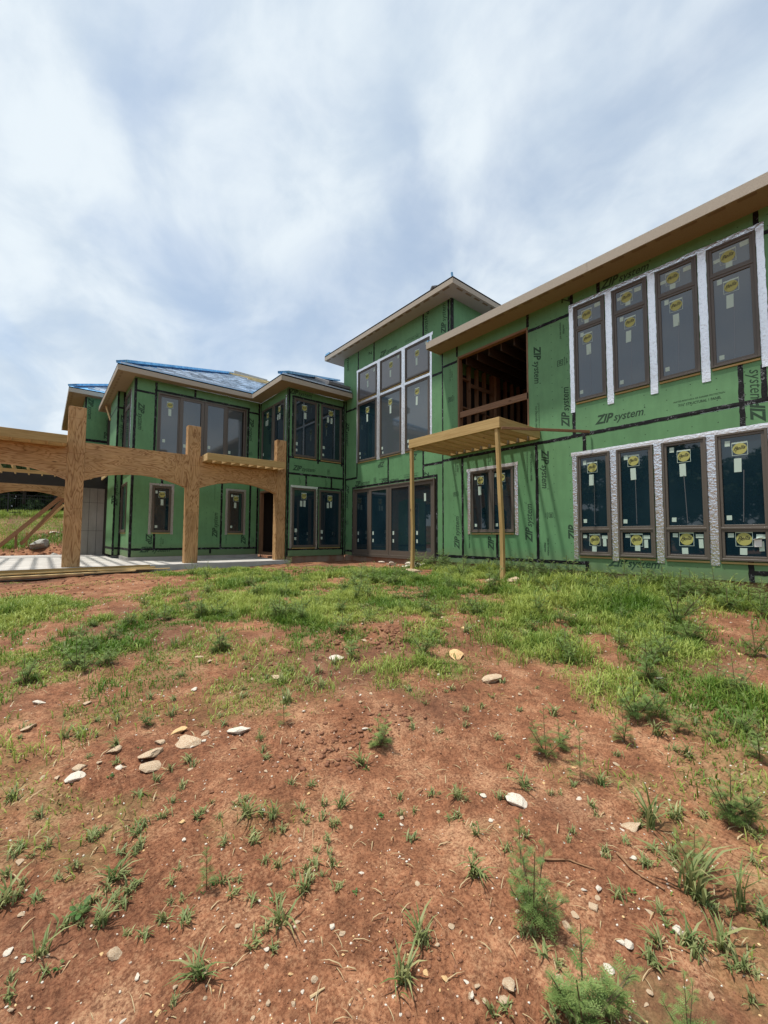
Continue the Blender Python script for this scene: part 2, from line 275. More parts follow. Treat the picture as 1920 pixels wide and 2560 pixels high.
def np_mesh(name, v, quads=None, tris=None):
    me = bpy.data.meshes.new(name); nv = len(v); q = 0 if quads is None else len(quads); tr = 0 if tris is None else len(tris)
    me.vertices.add(nv); me.vertices.foreach_set('co', np.ascontiguousarray(v, np.float32).ravel())
    loops = []; tot = []
    if q: loops.append(quads.ravel()); tot.append(np.full(q, 4))
    if tr: loops.append(tris.ravel()); tot.append(np.full(tr, 3))
    lp = np.concatenate(loops).astype(np.int32); tot = np.concatenate(tot).astype(np.int32); st = np.concatenate([[0], np.cumsum(tot)[:-1]]).astype(np.int32)
    me.loops.add(len(lp)); me.loops.foreach_set('vertex_index', lp)
    me.polygons.add(len(tot)); me.polygons.foreach_set('loop_start', st); me.polygons.foreach_set('loop_total', tot)
    me.update(calc_edges=True); me.validate(); return me
def vcol(me, name, rgb):
    a = me.color_attributes.new(name, 'FLOAT_COLOR', 'POINT'); d = np.ones((len(me.vertices), 4), np.float32); d[:, :3] = rgb; a.data.foreach_set('color', d.ravel())

# ------------------------------------------------------------------ terrain
_H = rng.random((512, 512))
def vnoise(x, y):
    xi = np.floor(x).astype(int); yi = np.floor(y).astype(int); fx = x-xi; fy = y-yi
    fx = fx*fx*(3-2*fx); fy = fy*fy*(3-2*fy)
    a = _H[xi & 511, yi & 511]; b = _H[(xi+1) & 511, yi & 511]; c_ = _H[xi & 511, (yi+1) & 511]; d = _H[(xi+1) & 511, (yi+1) & 511]
    return (a*(1-fx)+b*fx)*(1-fy)+(c_*(1-fx)+d*fx)*fy
def fbm(x, y, o=4, g=0.5):
    s = 0; a = 1; t = 0
    for i in range(o):
        s = s+a*vnoise(x*2**i+17.3*i, y*2**i+5.1*i); t += a; a *= g
    return s/t-0.5
def S(t):
    t = np.clip(t, 0, 1); return t*t*(3-2*t)
def gz0(x, y):
    s = x*.635+y*.772; r = np.hypot(x, y)
    z = -1.57+.5*S(s/10.5)+.10*S((x-2)/8)-.1*S((2-x)/4)*S((r-6)/6)
    z = z-.02*np.clip(-s, 0, 60)
    z = z+.5*S((y-24)/1.8)+2.0*S((y-26)/12)*S((14-x)/8)
    z = z+.45*np.exp(-((x-.6)**2/2.2+(y-28.5)**2/6))
    return z
def under(x, y):
    a = (x > -3.2) & (x < 9.7) & (y > 13.95) & (y < 23.9); b = (x > 9.72) & (x < 40) & (y > -8) & (y < 40)
    return a | b
def gz(x, y):
    x = np.asarray(x, float); y = np.asarray(y, float); r = np.hypot(x, y)
    far = S((r-1.2)/2.0)
    z = gz0(x, y)+.075*fbm(x*.55+3, y*.55, 3)*far+.055*fbm(x*1.7, y*1.7+9, 3)
    z = z+.05*np.exp(-((x-2.3)**2/.5+(y-2.9)**2/.25))+.045*np.exp(-((x-.95)**2/.12+(y-2.5)**2/.10))-.03*np.exp(-((x-1.55)**2/.08+(y-1.75)**2/.08))
    w = 1-S((r-14)/8)
    z = z+.030*fbm(x*6, y*6, 3)*w
    near = 1-S((r-6)/5)
    z = z+near*(.014*fbm(x*22+3, y*22, 3)+.007*fbm(x*70, y*70+4, 2))
    # erosion cracks
    rg = np.abs(fbm(x*1.1+40, y*1.1+11, 3)); z = z-near*.020*np.clip(1-rg/.010, 0, 1)*(fbm(x*.9, y*.9+70, 2) > .0)
    clod = np.clip(fbm(x*2.3+90, y*2.3, 2)-.04, 0, 1)*near; z = z+clod*.22*np.clip(fbm(x*34, y*34, 2)+.08, 0, 1)
    return np.where(under(x, y), np.minimum(z, -1.22), z)
GRASS = [(3.36,8.53,1.68,2.92,1.00,0.16),(2.30,6.82,0.90,1.32,1.00,0.14),(3.92,6.57,1.69,2.40,1.00,0.15),(3.76,4.66,1.15,1.71,0.85,0.12),(5.82,8.82,2.44,2.61,0.90,0.14),(2.88,3.23,0.54,0.65,0.90,0.12),(6.79,6.56,2.37,2.20,0.90,0.16),(8.15,4.46,1.34,1.93,1.00,0.25),(6.10,3.22,1.00,2.32,1.00,0.22),(7.21,3.11,1.21,2.25,1.00,0.22),(6.71,4.72,0.79,1.79,0.90,0.18),(4.32,2.38,0.52,0.59,0.60,0.15),(4.24,3.60,0.43,0.95,0.40,0.10),(-0.18,8.97,0.95,1.77,0.90,0.14),(0.56,6.66,0.90,1.19,0.90,0.14),(0.37,5.09,0.49,0.58,0.60,0.12),(0.07,4.68,0.68,0.47,0.50,0.10),(-0.12,5.89,0.45,1.13,0.50,0.10),(4.44,1.25,0.98,0.73,0.80,0.14),(4.44,0.84,0.39,0.82,0.70,0.16),(10.27,2.03,1.31,2.08,0.90,0.22),(9.51,3.15,1.54,1.85,1.00,0.25),(1.36,5.22,0.78,0.85,0.50,0.10),(1.91,3.97,0.68,0.51,0.35,0.09),(5.67,1.77,0.51,1.35,0.80,0.16),(4.50,14.67,1.77,3.20,0.90,0.16),(2.33,3.90,1.05,0.86,0.60,0.10),(0.19,5.11,0.98,1.39,0.55,0.11),(0.00,3.90,0.49,0.70,0.45,0.09),(1.38,3.62,0.82,0.38,0.35,0.08),(0.29,2.68,0.34,0.36,0.42,0.07),(0.00,3.10,0.24,0.63,0.40,0.07),(2.65,0.63,0.39,0.61,0.35,0.08),(2.74,1.21,0.43,0.26,0.30,0.07),(1.94,1.38,0.21,0.14,0.25,0.06),(0.95,2.18,0.28,0.18,0.30,0.06),(1.55,2.11,0.40,0.19,0.30,0.06),(3.37,0.69,0.33,0.34,0.40,0.10),(2.10,0.39,0.19,0.28,0.35,0.07),(1.63,0.51,0.20,0.16,0.35,0.07)]+[(8.5, 8.2, 1.0, 2.2, .8, .18), (6.4, 12.0, 2.0, 1.3, .65, .12), (3.0, 3.4, .8, .7, .75, .12), (2.0, 4.3, .9, .6, .55, .1), (3.5, 5.2, 1.3, 1.0, .65, .13), (9.2, 3.2, 2.4, .45, 1.0, .38), (9.0, 6.5, 1.5, .5, .9, .30)]
def cover(x, y):
    x = np.asarray(x, float); y = np.asarray(y, float); d = np.zeros(np.broadcast(x, y).shape)
    for (cx, cy, rt, rr, dn, h) in GRASS:
        L = math.hypot(cx, cy); ux, uy = cx/L, cy/L
        a = ((x-cx)*ux+(y-cy)*uy)/rr; b_ = (-(x-cx)*uy+(y-cy)*ux)/rt
        d = np.maximum(d, dn*S(1.65-1.15*np.sqrt(a*a+b_*b_)))
    bg_ = np.where((y > 24.5) & (x < 12), .9*S((y-25.6)/1.2), 0)
    d = np.maximum(d, bg_)
    n = fbm(x*1.3+7, y*1.3, 4)+.7*fbm(x*5, y*5, 3)
    d = np.maximum(d, .16*S((np.hypot(x, y)-2.2)/2)*(y < 14))
    return np.clip(d*(1+3.6*n)-.14, 0, 1)
r0 = np.concatenate([np.geomspace(.35, 26, 400), np.geomspace(26.6, 1500, 46)])
a0 = np.concatenate([np.linspace(YAW-math.radians(52), YAW+math.radians(52), 820), np.linspace(YAW+math.radians(53), YAW+math.radians(307), 170)])
RR, AA = np.meshgrid(r0, a0, indexing='ij'); GX = RR*np.sin(AA); GY = RR*np.cos(AA); GZ = gz(GX, GY)
nr, na = RR.shape
vv = np.stack([GX, GY, GZ], -1).reshape(-1, 3); vv = np.vstack([vv, [[0, 0, float(gz(0, 0))]]])
ii = np.arange(nr-1)[:, None]*na; jj = np.arange(na)[None, :]; j2 = (jj+1) % na
quads = np.stack([ii+jj, ii+j2, ii+na+j2, ii+na+jj], -1).reshape(-1, 4)[:, ::-1]
ctr = np.stack([np.full(na, nr*na), (np.arange(na)+1) % na, np.arange(na)], -1)
me = np_mesh('ground', vv, quads, ctr[:, ::-1]); cv = cover(vv[:, 0], vv[:, 1])
damp = np.clip((fbm(vv[:, 0]*.8+55, vv[:, 1]*.8, 3)-.05)*3, 0, .55)
vcol(me, 'cover', np.stack([cv, damp, cv*0], -1)); g = link('ground', me, 'soil', None, True); tag(g, kind='structure')

# ------------------------------------------------------------------ lettering
_TC = {}
def glyphs(body, shear=0.0, off=0.0):
    cu = bpy.data.curves.new('t', 'FONT'); cu.body = body; cu.size = 1; cu.shear = shear; cu.offset = off; cu.resolution_u = 2
    o = bpy.data.objects.new('t', cu); COL.objects.link(o); dg = bpy.context.evaluated_depsgraph_get()
    me = bpy.data.meshes.new_from_object(o.evaluated_get(dg)); v = np.array([tuple(p.co) for p in me.vertices]).reshape(-1, 3); f = [tuple(p.vertices) for p in me.polygons]
    bpy.data.objects.remove(o); bpy.data.curves.remove(cu); bpy.data.meshes.remove(me)
    v[:, 0] -= v[:, 0].min(); return v, f
def place_glyphs(mb, body, x0, z0, width, height=None, shear=0., off=0., mi=0, y=0.0):
    v, f = glyphs(body, shear, off); sx = width/max(v[:, 0].max(), 1e-6)
    top = v[:, 1].max(); sz = sx if height is None else height/top
    mb.add([(x0+p[0]*sx, y, z0+p[1]*sz) for p in v], f, mi)
def print_mesh(kind):
    if kind in _TC: return _TC[kind]
    mb = MB()
    if kind == 'Z':
        place_glyphs(mb, 'ZIP', 0, 0, .385, .185, .35, .035); place_glyphs(mb, 'system', .385, 0, .57, .135, .3, .014)
        mb.add([(.975+.014*math.cos(k*PI/4), 0, .150+.014*math.sin(k*PI/4)) for k in range(8)], [tuple(range(8))])
    elif kind == 'P': place_glyphs(mb, 'ZIP', 0, 0, .385, .185, .35, .035)
    elif kind == 'Z1': place_glyphs(mb, 'Z', 0, 0, .17, .185, .35, .035)
    elif kind == 'S': place_glyphs(mb, 'system', 0, 0, .57, .135, .3, 0)
    elif kind == 'e': place_glyphs(mb, 'em', 0, 0, .26, .105, .3, 0)
    elif kind == 'S1': place_glyphs(mb, '7/16" STRUCTURAL 1 PANEL', 0, 0, .70, .052, 0, .02)
    elif kind == 'S2': place_glyphs(mb, 'WATER-RESISTIVE & AIR BARRIER PROTECTION', 0, 0, .85, .030, .2, .01)
    elif kind == 'J': place_glyphs(mb, 'Join the revolution', 0, .03, .40, .045, .2, .02); place_glyphs(mb, '#zipgreen', .1, -.045, .22, .045, .2, .02)
    elif kind == 'B30':
        mb.ring(0, .12, 0, .12, .012, 0, .0006); place_glyphs(mb, '30', .025, .03, .075, .06, 0, .03)
        place_glyphs(mb, 'YEAR SYSTEM', -.02, -.045, .17, .026, 0, .02); place_glyphs(mb, 'LIMITED', .0, -.085, .12, .022, 0, .02)
    me = mb.mesh('lettering'); me.materials.append(M['print']); _TC[kind] = me; return me

# ------------------------------------------------------------------ house shell
house = tag(empty('house', (9.7, 14.4, -0.77)), 'large two storey house under construction, clad in green sheathing panels with black seam tape', 'house')
HI = Matrix.Translation((-9.7, -14.4, 0.77))
class Wall:
    """a wall plane: local x runs right along it, local y into it, local z up"""
    def __init__(s, loc, rz, d=0.0, m='zip'):
        s.mx = HI @ Matrix.Translation(loc) @ Matrix.Rotation(rz, 4, 'Z') @ Matrix.Translation((0, d, 0)); s.panels = []; s.m = m
    def put(s, o, parent=None):
        if parent is None: o.parent = house; o.matrix_local = s.mx
        else: o.parent = parent
        return o
    def panel(s, u0, u1, z0, z1, holes=()):
        g_ = .0025; u0 += g_; u1 -= g_; z0 += g_; z1 -= g_
        us = sorted({u0, u1, *[h for q in holes for h in q[:2] if u0 < h < u1]}); zs = sorted({z0, z1, *[h for q in holes for h in q[2:] if z0 < h < z1]})
        full = lambda i, j: 0 <= i < len(us)-1 and 0 <= j < len(zs)-1 and not any(q[0] <= (us[i]+us[i+1])/2 <= q[1] and q[2] <= (zs[j]+zs[j+1])/2 <= q[3] for q in holes)
        mb = MB(); T = .014
        for i in range(len(us)-1):
            for j in range(len(zs)-1):
                if not full(i, j): continue
                a, b_, c_, d_ = us[i], us[i+1], zs[j], zs[j+1]
                mb.add([(a, 0, c_), (b_, 0, c_), (b_, 0, d_), (a, 0, d_)], [(0, 1, 2, 3)]); mb.add([(a, T, c_), (b_, T, c_), (b_, T, d_), (a, T, d_)], [(3, 2, 1, 0)])
                if not full(i-1, j): mb.add([(a, 0, c_), (a, T, c_), (a, T, d_), (a, 0, d_)], [(3, 2, 1, 0)])
                if not full(i+1, j): mb.add([(b_, 0, c_), (b_, T, c_), (b_, T, d_), (b_, 0, d_)], [(0, 1, 2, 3)])
                if not full(i, j-1): mb.add([(a, 0, c_), (b_, 0, c_), (b_, T, c_), (a, T, c_)], [(3, 2, 1, 0)])
                if not full(i, j+1): mb.add([(a, 0, d_), (b_, 0, d_), (b_, T, d_), (a, T, d_)], [(0, 1, 2, 3)])
        if not mb.f: return None
        o = s.put(mb.build('sheathing_panel', s.m)); s.panels.append((u0, u1, z0, z1, o)); return o
    def text(s, kind, u, z, rot, L):
        me = print_mesh(kind); nat = {'Z': 1.0, 'P': .385, 'Z1': .17, 'S': .57, 'e': .26, 'S1': .70, 'S2': .85, 'J': .40, 'B30': .12}[kind]
        sc = {'Z': 1.05, 'P': 1.05, 'Z1': 1.05, 'S': 1.05, 'e': 1.05}.get(kind, min(1.25, max(.8, L/nat)))
        t_ = math.radians(rot); cu, cz = u+math.cos(t_)*nat*sc/2, z+math.sin(t_)*nat*sc/2
        best = min(s.panels, key=lambda p: (max(p[0]-cu, cu-p[1], 0)+max(p[2]-cz, cz-p[3], 0)))[4]
        o = link('lettering', me, None, best); o.location = (u, -.0015, z); o.rotation_euler = (0, -t_, 0); o.scale = (sc, 1, sc); return o
    def tape(s, u0, z0, u1, z1, w=.080, m='tape', name='seam_tape', d=-.003, jag=.006):
        """a strip of tape with slightly uneven edges and small puckers"""
        L = math.hypot(u1-u0, z1-z0); n = max(2, int(L/.07)); dx, dz = (u1-u0)/L, (z1-z0)/L; vs = []; fs = []
        for i in range(n+1):
            k = i/n*L; 
            for sg in (-1, 0, 1):
                off = sg*(w/2+random.uniform(-jag, jag)) if sg else 0
                vs.append((u0+dx*k-dz*off, d-(random.uniform(0, .003) if sg == 0 else 0), z0+dz*k+dx*off))
        for i in range(n):
            a = i*3
            for q in (0, 1): fs.append((a+q, a+3+q, a+4+q, a+1+q))
        return s.put(MB().add(vs, fs).build(name, m))
    def foil(s, u0, z0, u1, z1, w=.13, m='foil_silver'): return s.tape(u0, z0, u1, z1, w, m, 'foil_flashing', -.008, .005)
    def sticker(s, pane, u, z, w=.235, h=.27, kind='oval'):
        if kind == 'oval':
            o = link('oval_sticker', oval_mesh(w, h), None, pane); o.location = (u, -.0015, z)
        else:
            mb = MB().box(-w/2, w/2, -.001, 0, -h/2, h/2); o = mb.build('paper_sticker', kind, pane); o.location = (u, -.001, z); o.rotation_euler = (0, random.uniform(-.04, .04), 0)
        return o
    def window(s, u0, u1, z0, z1, rails=(), glass='glass', marks=(), fw=.062, sill=True, proud=.035, col='frame'):
        """frame with its sash, panes and stickers; rails = heights where the unit divides; returns the frame"""
        fr = MB().ring(u0, u1, z0, z1, fw*.62, -proud, .06)
        for r_ in rails: fr.box(u0+fw*.62, u1-fw*.62, -proud+.004, .06, r_-.02, r_+.02)
        f = s.put(fr.build('window', col, bevel=.003)); zs = [z0]+list(rails)+[z1]; panes = []
        for a, b_ in zip(zs[:-1], zs[1:]):
            lo = a+(fw*.62 if a == z0 else .02); hi = b_-(fw*.62 if b_ == z1 else .02)
            MB().ring(u0+fw*.62, u1-fw*.62, lo, hi, fw*.75, -proud*.55, .03).build('sash', col, f, bevel=.002)
            g1 = fw*.62+fw*.75
            p = MB().box(u0+g1-.004, u1-g1+.004, .002, .012, lo+fw*.75-.004, hi-fw*.75+.004).build('pane', glass, f); panes.append(p)
        for (pi, kind, u, z, w, h) in marks:
            if kind != 'glass_pale': u += random.uniform(-.025, .025); z += random.uniform(-.03, .03)
            o = s.sticker(panes[pi], u, z, w, h, kind); o.location.y = .0005
            o.parent = f
        MB().box(u0+.01, u1-.01, .07, .09, z0+.01, z1-.01).build('sky_block', 'dark_inside', f)  # unseen dark sheet added so no sky shows through the gaps
        if sill: MB().box(u0+.02, u1-.01, -.022, .02, z0-.055, z0-.022).build('sill', 'pt_x', f)
        return f
_OV = {}
def oval_mesh(w, h):
    k = (round(w, 2), round(h, 2))
    if k in _OV: return _OV[k]
    mb = MB(); mb.ring(-w/2, w/2, -h/2, h/2, .007, -.0006, 0, mi=0); mb.box(-w/2+.007, w/2-.007, -.0006, 0, h/2-.03, h/2-.007, 0)
    n = 28; zc = -.004; mb.add([(w*.455*math.cos(2*PI*i/n), -.0012, zc+h*.42*math.sin(2*PI*i/n)) for i in range(n)], [tuple(range(n))], 1)
    v, f = glyphs('Pella', .45, .012); sx = w*.76/v[:, 0].max(); top = v[:, 1].max()
    mb.add([(-w*.40+p[0]*sx+0, -.0022, zc-h*.12+p[1]*h*.27/top+p[0]*sx*.16) for p in v], f, 2)
    mb.bar((-w*.30, -.0022, zc-h*.16), (-w*.12, -.0022, zc+h*.16), .0006, .012, (0, 1, 0), 2)
    me = mb.mesh('oval_sticker')
    for q in ('paper', 'sticker_gold', 'sticker_ink'): me.materials.append(M[q])
    _OV[k] = me; return me
def std_marks(u0, u1, z0, z1, small=True, tag2=False, pi=0, oval=(.225, .245), hgt=.0):
    c = (u0+u1)/2-.02; m_ = [(pi, 'oval', c, z1-.31, *oval), (pi, 'paper', c-.01, z1-.60, .105, .25)]
    if tag2: m_ = [(pi, 'oval', c, z1-.31, *oval), (pi, 'paper', c-.10, z1-.60, .10, .22), (pi, 'paper', c+.05, z1-.58, .09, .24)]
    if small: m_ += [(pi, 'paper', u0+.17, z1-.18, .075, .10), (pi, 'paper', u0+.17, z0+.18, .075, .085)]
    return m_
RZ = -PI/2
WA = Wall((9.7, 0, 0), RZ); WT = Wall((9.7, 0, 0), RZ, .025); WC = Wall((0, 14.42, 0), 0, 0); WCL = Wall((7.08, 0, 0), RZ, 0); WB = Wall((0, 17.0, 0), 0, 0)
WBS = Wall((2.36, 0, 0), RZ); WD = Wall((0, 19.15, 0), 0, 0); WE = Wall((2.10, 0, 0), RZ); WF = Wall((0, 23.4, 0), 0, 0); WFL = Wall((1.30, 0, 0), RZ); WTS = Wall((0, 8.50, 0), 0, 0)

# --- right wing facade: window openings (u = -Y)
UP = [(-4.62, -3.91), (-3.75, -3.05), (-2.89, -2.18), (-2.02, -1.31)]; LO = [(-4.62, -3.89), (-3.75, -3.04), (-2.88, -2.15), (-2.01, -1.28)]
hA = [(a+.02, b-.02, 3.22, 5.52) for a, b in UP]+[(a+.02, b-.02, -.41, 1.91) for a, b in LO]+[(-7.76, -6.34, .13, 1.90), (-8.24, -5.85, 2.60, 5.53)]
for q in [(-8.9, -8.09, -.60, 2.38), (-8.09, -6.88, -.60, 2.38), (-6.88, -5.66, -.60, 2.38), (-5.66, -4.44, -.60, 2.38), (-4.44, -1.60, -.785, 2.38), (-1.60, 1.0, -.60, 2.38),
          (-8.9, -7.15, -.785, -.60), (-7.15, -4.44, -.785, -.60), (-1.60, 1.0, -.785, -.60),
          (-8.9, -8.27, 2.38, 5.41), (-8.27, -5.84, 2.38, 5.41), (-5.84, -4.65, 2.38, 5.41), (-4.65, -1.60, 2.38, 4.2), (-1.60, -1.28, 2.38, 5.41), (-1.28, 1.0, 2.38, 5.41), (-4.65, -1.60, 4.2, 5.41),
          (-8.9, -8.27, 5.41, 5.88), (-8.27, -5.84, 5.41, 5.88), (-5.84, -4.65, 5.41, 5.88), (-4.65, -4.04, 5.41, 5.88), (-4.04, -1.29, 5.41, 5.88), (-1.29, 1.0, 5.41, 5.88)]: WA.panel(*q, hA)
for q in [(-8.9, 2.39, -4.75, 2.39), (-4.75, 2.40, 1.0, 2.44), (-9.12, -.60, -4.44, -.60), (-1.55, -.62, 1.0, -.62), (-8.9, 5.41, -8.27, 5.41), (-5.84, 5.41, -4.73, 5.41), (-1.2, 5.41, 1.0, 5.41),
          (-8.09, -.6, -8.09, 2.36), (-6.88, -.6, -6.88, .1), (-6.88, 2.0, -6.88, 2.36), (-5.66, -.6, -5.66, 2.36), (-4.44, -.82, -4.44, -.55), (-4.44, 2.0, -4.44, 2.38), (-7.15, -.79, -7.15, -.6),
          (-4.67, 2.42, -4.67, 3.0), (-1.60, 2.0, -1.60, 3.18), (-1.29, 2.45, -1.29, 3.05), (-1.58, -.79, -1.58, -.42), (-4.67, 5.62, -4.67, 5.87), (-4.04, 5.60, -4.04, 5.87), (-1.29, 5.6, -1.29, 5.87), (-5.85, 5.53, -5.85, 5.87), (-8.27, 5.55, -8.27, 5.87)]:
    WA.tape(*q)
WA.tape(-8.88, -.78, -8.88, 5.86, .05)
TXT = [('A','Z',-5.68,4.95,-90,1.00),('A','Z',-4.79,2.64,90,1.03),('A','Z',-4.19,2.58,0,1.08),('A','Z',-5.52,2.22,-90,1.08),('A','Z',-5.82,-0.15,90,1.04),('A','Z',-8.23,-0.39,90,1.07),('A','P',-7.00,-0.39,90,0.41),('A','Z',-7.91,1.91,-90,0.98),('A','P',-4.68,-0.11,90,0.48),('A','Z',-3.99,-0.63,0,1.05),('A','P',-1.30,2.03,90,0.30),('A','S',-1.48,3.01,-90,0.54),('A','Z',-4.00,5.68,0,0.95),('A','Z1',-4.91,5.90,-90,0.31),('A','S1',-2.57,2.60,0,0.68),('A','S2',-2.65,2.69,0,0.82),('A','S1',-5.67,3.36,-90,0.61),('A','S2',-5.58,3.43,-90,0.69),('A','S1',-5.84,2.14,-90,0.71),('A','S2',-5.94,2.22,-90,0.82),('A','B30',-4.91,4.21,90,0.17),('A','B30',-5.36,0.60,-90,0.12),('A','B30',-8.33,1.23,90,0.12),('A','B30',-8.50,4.21,90,0.17),('A','J',-4.91,4.88,90,0.42),('A','J',-5.44,-0.03,-90,0.43),('A','J',-8.51,4.86,90,0.39),('A','J',-8.30,1.86,90,0.40),('A','J',-7.11,2.03,90,0.26),('A','S1',-7.87,0.39,-90,0.74),('T','Z',-14.33,7.98,-90,1.08),('T','Z1',-12.63,7.13,90,0.39),('T','Z',-12.14,6.84,0,0.94),('T','Z',-9.68,7.86,-90,0.96),('T','S2',-10.71,6.94,0,0.75),('T','S1',-10.68,6.87,0,0.69),('T','e',-8.42,3.35,90,0.33),('T','Z',-14.33,4.79,-90,1.00),('T','Z',-14.30,2.17,-90,1.02),('T','Z',-13.72,2.02,0,1.01),('T','Z',-12.02,1.95,0,0.80),('T','P',-11.80,2.78,180,0.40),('T','P',-10.06,2.80,180,0.36),('T','Z1',-9.53,1.97,90,0.18),('T','B30',-12.46,2.08,0,0.15),('T','S2',-10.75,2.13,0,0.73),('T','S1',-10.73,2.04,0,0.67),('T','J',-12.12,2.09,0,0.42),('T','S2',-14.19,2.55,90,0.70),('T','J',-14.26,-0.34,90,0.37),('T','B30',-14.24,0.48,90,0.16),('T','Z',-8.76,6.51,90,0.44),('C','Z',7.30,2.53,0,1.06),('C','B30',8.85,2.58,0,0.12),('C','Z',7.10,5.49,0,0.94),('C','J',7.64,1.94,90,0.24),('C','J',8.82,1.97,90,0.23),('B','Z',6.58,5.01,-90,1.01),('B','Z',2.50,4.81,-90,1.06),('B','Z',5.38,-0.09,90,1.00),('B','P',6.53,-0.37,90,0.40),('B','P',2.89,0.08,-90,0.39),('B','B30',6.66,3.39,90,0.12),('B','J',3.42,-0.41,90,0.35),('B','S1',5.76,-0.32,90,0.35),('B','J',6.84,-0.33,90,0.28),('B','Z',2.69,-0.60,0,0.68),('B','S2',5.26,1.41,90,0.58),('D','Z',2.23,4.79,-90,0.98),('D','Z',2.22,1.14,90,1.03),('F','Z',1.42,6.39,-90,0.94),('F','Z',2.26,4.48,90,0.80)]
# foil flashing round the window groups
for z0, z1, f_, lo in ((2.97, 5.56, 'foil_white', 3.2), (-.52, 1.95, 'foil_silver', -.42)):
    grp = UP if lo > 0 else LO
    WA.foil(-4.685, z0, -4.685, z1, .10, f_)
    for k in range(3): WA.foil((grp[k][1]+grp[k+1][0])/2, z0, (grp[k][1]+grp[k+1][0])/2, z1, .135, f_)
    WA.foil(grp[3][1]+.06, z0+.03, grp[3][1]+.06, z1, .11, f_)
WA.foil(-4.74, 5.585, -1.19, 5.585, .085, 'foil_silver'); WA.foil(-4.76, 1.965, -1.1, 1.965, .085, 'foil_white')
WA.foil(-7.85, .07, -7.85, 1.93, .10); WA.foil(-6.26, .05, -6.26, 1.93, .10); WA.foil(-7.93, 1.955, -6.20, 1.955, .085, 'foil_white')
for (a, b) in UP:
    mk = std_marks(a, b, 3.21, 4.97, True, False, 0)+[(0, 'glass_pale', (a+b)/2+.01, 3.80, .010, 1.02)]+[(1, 'oval', (a+b)/2-.03, 5.25, .24, .26), (1, 'paper', b-.17, 5.36, .13, .09), (1, 'paper', a+.15, 5.27, .10, .07), (1, 'paper', (a+b)/2-.04, 5.10, .10, .11)]
    WA.window(a, b, 3.20, 5.53, (4.96,), 'glass_reflect_grey', mk)
for (a, b) in LO:
    mk = std_marks(a, b, .18, 1.92, True, False, 1)+[(1, 'glass_pale', (a+b)/2+.01, .75, .012, .94)]+[(0, 'oval', (a+b)/2-.02, -.04, .24, .27), (0, 'paper', b-.16, .03, .12, .075), (0, 'paper', a+.16, .03, .085, .075), (0, 'paper', (a+b)/2-.01, -.25, .10, .12), (0, 'paper', b-.16, -.14, .07, .17)]
    f = WA.window(a, b, -.42, 1.92, (.17,), 'glass', mk)
o = MB().box(-.05, .05, -.012, 0, -.07, .06).bar((-.055, -.012, .06), (.06, -.03, .10), .05, .004).build('torn_sticker', 'paper_white', f); o.location = (-1.47, -.004, -.09)
for a, b in ((-7.77, -7.05), (-7.05, -6.33)): WA.window(a, b, .12, 1.91, (), 'glass', std_marks(a, b, .12, 1.91, True, False, 0)+[(0, 'glass_pale', (a+b)/2, .72, .010, 1.0)])

# --- tower
TU = [(-13.5, -12.3), (-12.08, -10.89), (-10.67, -9.48)]
hT = [(a+.02, b-.02, 5.50, 6.67) for a, b in TU]+[(a+.02, b-.02, 2.98, 5.33) for a, b in TU]+[(-13.78, -9.24, -.72, 1.88)]
for q in [(-14.42, -13.83, -.6, 2.35), (-14.42, -13.83, -.77, -.6), (-9.20, -8.9, -.6, 2.35), (-9.20, -8.9, -.785, -.6), (-13.83, -13.56, -.6, 2.35), (-14.42, -13.56, 2.35, 5.23), (-13.56, -11.6, 1.86, 3.4), (-11.6, -9.77, 1.86, 3.4), (-9.77, -8.9, 2.35, 5.28), (-9.77, -9.2, 1.86, 2.35),
          (-13.56, -9.40, 3.4, 5.60), (-14.57, -13.52, 5.23, 7.57), (-13.52, -12.48, 5.6, 7.57), (-12.48, -9.77, 5.6, 7.57), (-9.77, -8.63, 5.28, 7.57), (-8.63, -8.50, 5.28, 7.57)]: WT.panel(*q, hT)
for q in [(-14.40, 5.23, -13.6, 5.23), (-9.38, 5.28, -8.9, 5.28), (-14.4, 2.35, -13.53, 2.35), (-9.77, 2.36, -8.9, 2.36), (-13.56, 2.35, -13.56, 2.95), (-11.6, 2.0, -11.6, 2.95), (-9.78, 2.0, -9.78, 2.95), (-13.85, 1.96, -9.15, 1.96), (-9.17, -.75, -9.17, 2.0), (-13.84, -.75, -13.84, 1.98), (-14.4, -.59, -13.86, -.59),
          (-13.52, 6.7, -13.52, 7.56), (-12.48, 6.72, -12.48, 7.56), (-9.77, 6.7, -9.77, 7.56), (-8.63, 5.6, -8.63, 7.56), (-8.52, 5.6, -8.52, 7.56), (-14.38, -.77, -14.38, 5.7)]: WT.tape(*q)
ff = 'foil_white'
for a in (-13.56, -9.42): WT.foil(a, 2.95, a, 6.76, .10, ff)
for a in (-12.19, -10.78): WT.foil(a-.045, 2.9, a-.045, 6.70, .11, ff); WT.foil(a+.055, 2.9, a+.055, 6.70, .08, ff)
WT.foil(-13.63, 6.73, -9.32, 6.73, .10, ff)
for a, b in TU: WT.foil(a-.04, 5.385, b+.04, 5.385, .09, ff); WT.window(a, b, 5.50, 6.67, (), 'glass_pale', [(0, 'oval', (a+b)/2, 6.32, .22, .25), (0, 'paper', (a+b)/2, 6.04, .09, .26), (0, 'paper', b-.17, 6.48, .09, .10)], .05)
for i, (a, b) in enumerate(TU): WT.window(a, b, 2.97, 5.33, (), ('glass', 'glass_reflect_grey', 'glass_reflect_grey')[i], [(0, 'oval', (a+b)/2, 4.98, .22, .25), (0, 'paper', (a+b)/2, 4.66, .09, .30), (0, 'paper', a+.15, 3.30, .08, .10), (0, 'paper', a+.15, 3.12, .06, .08)], .055)
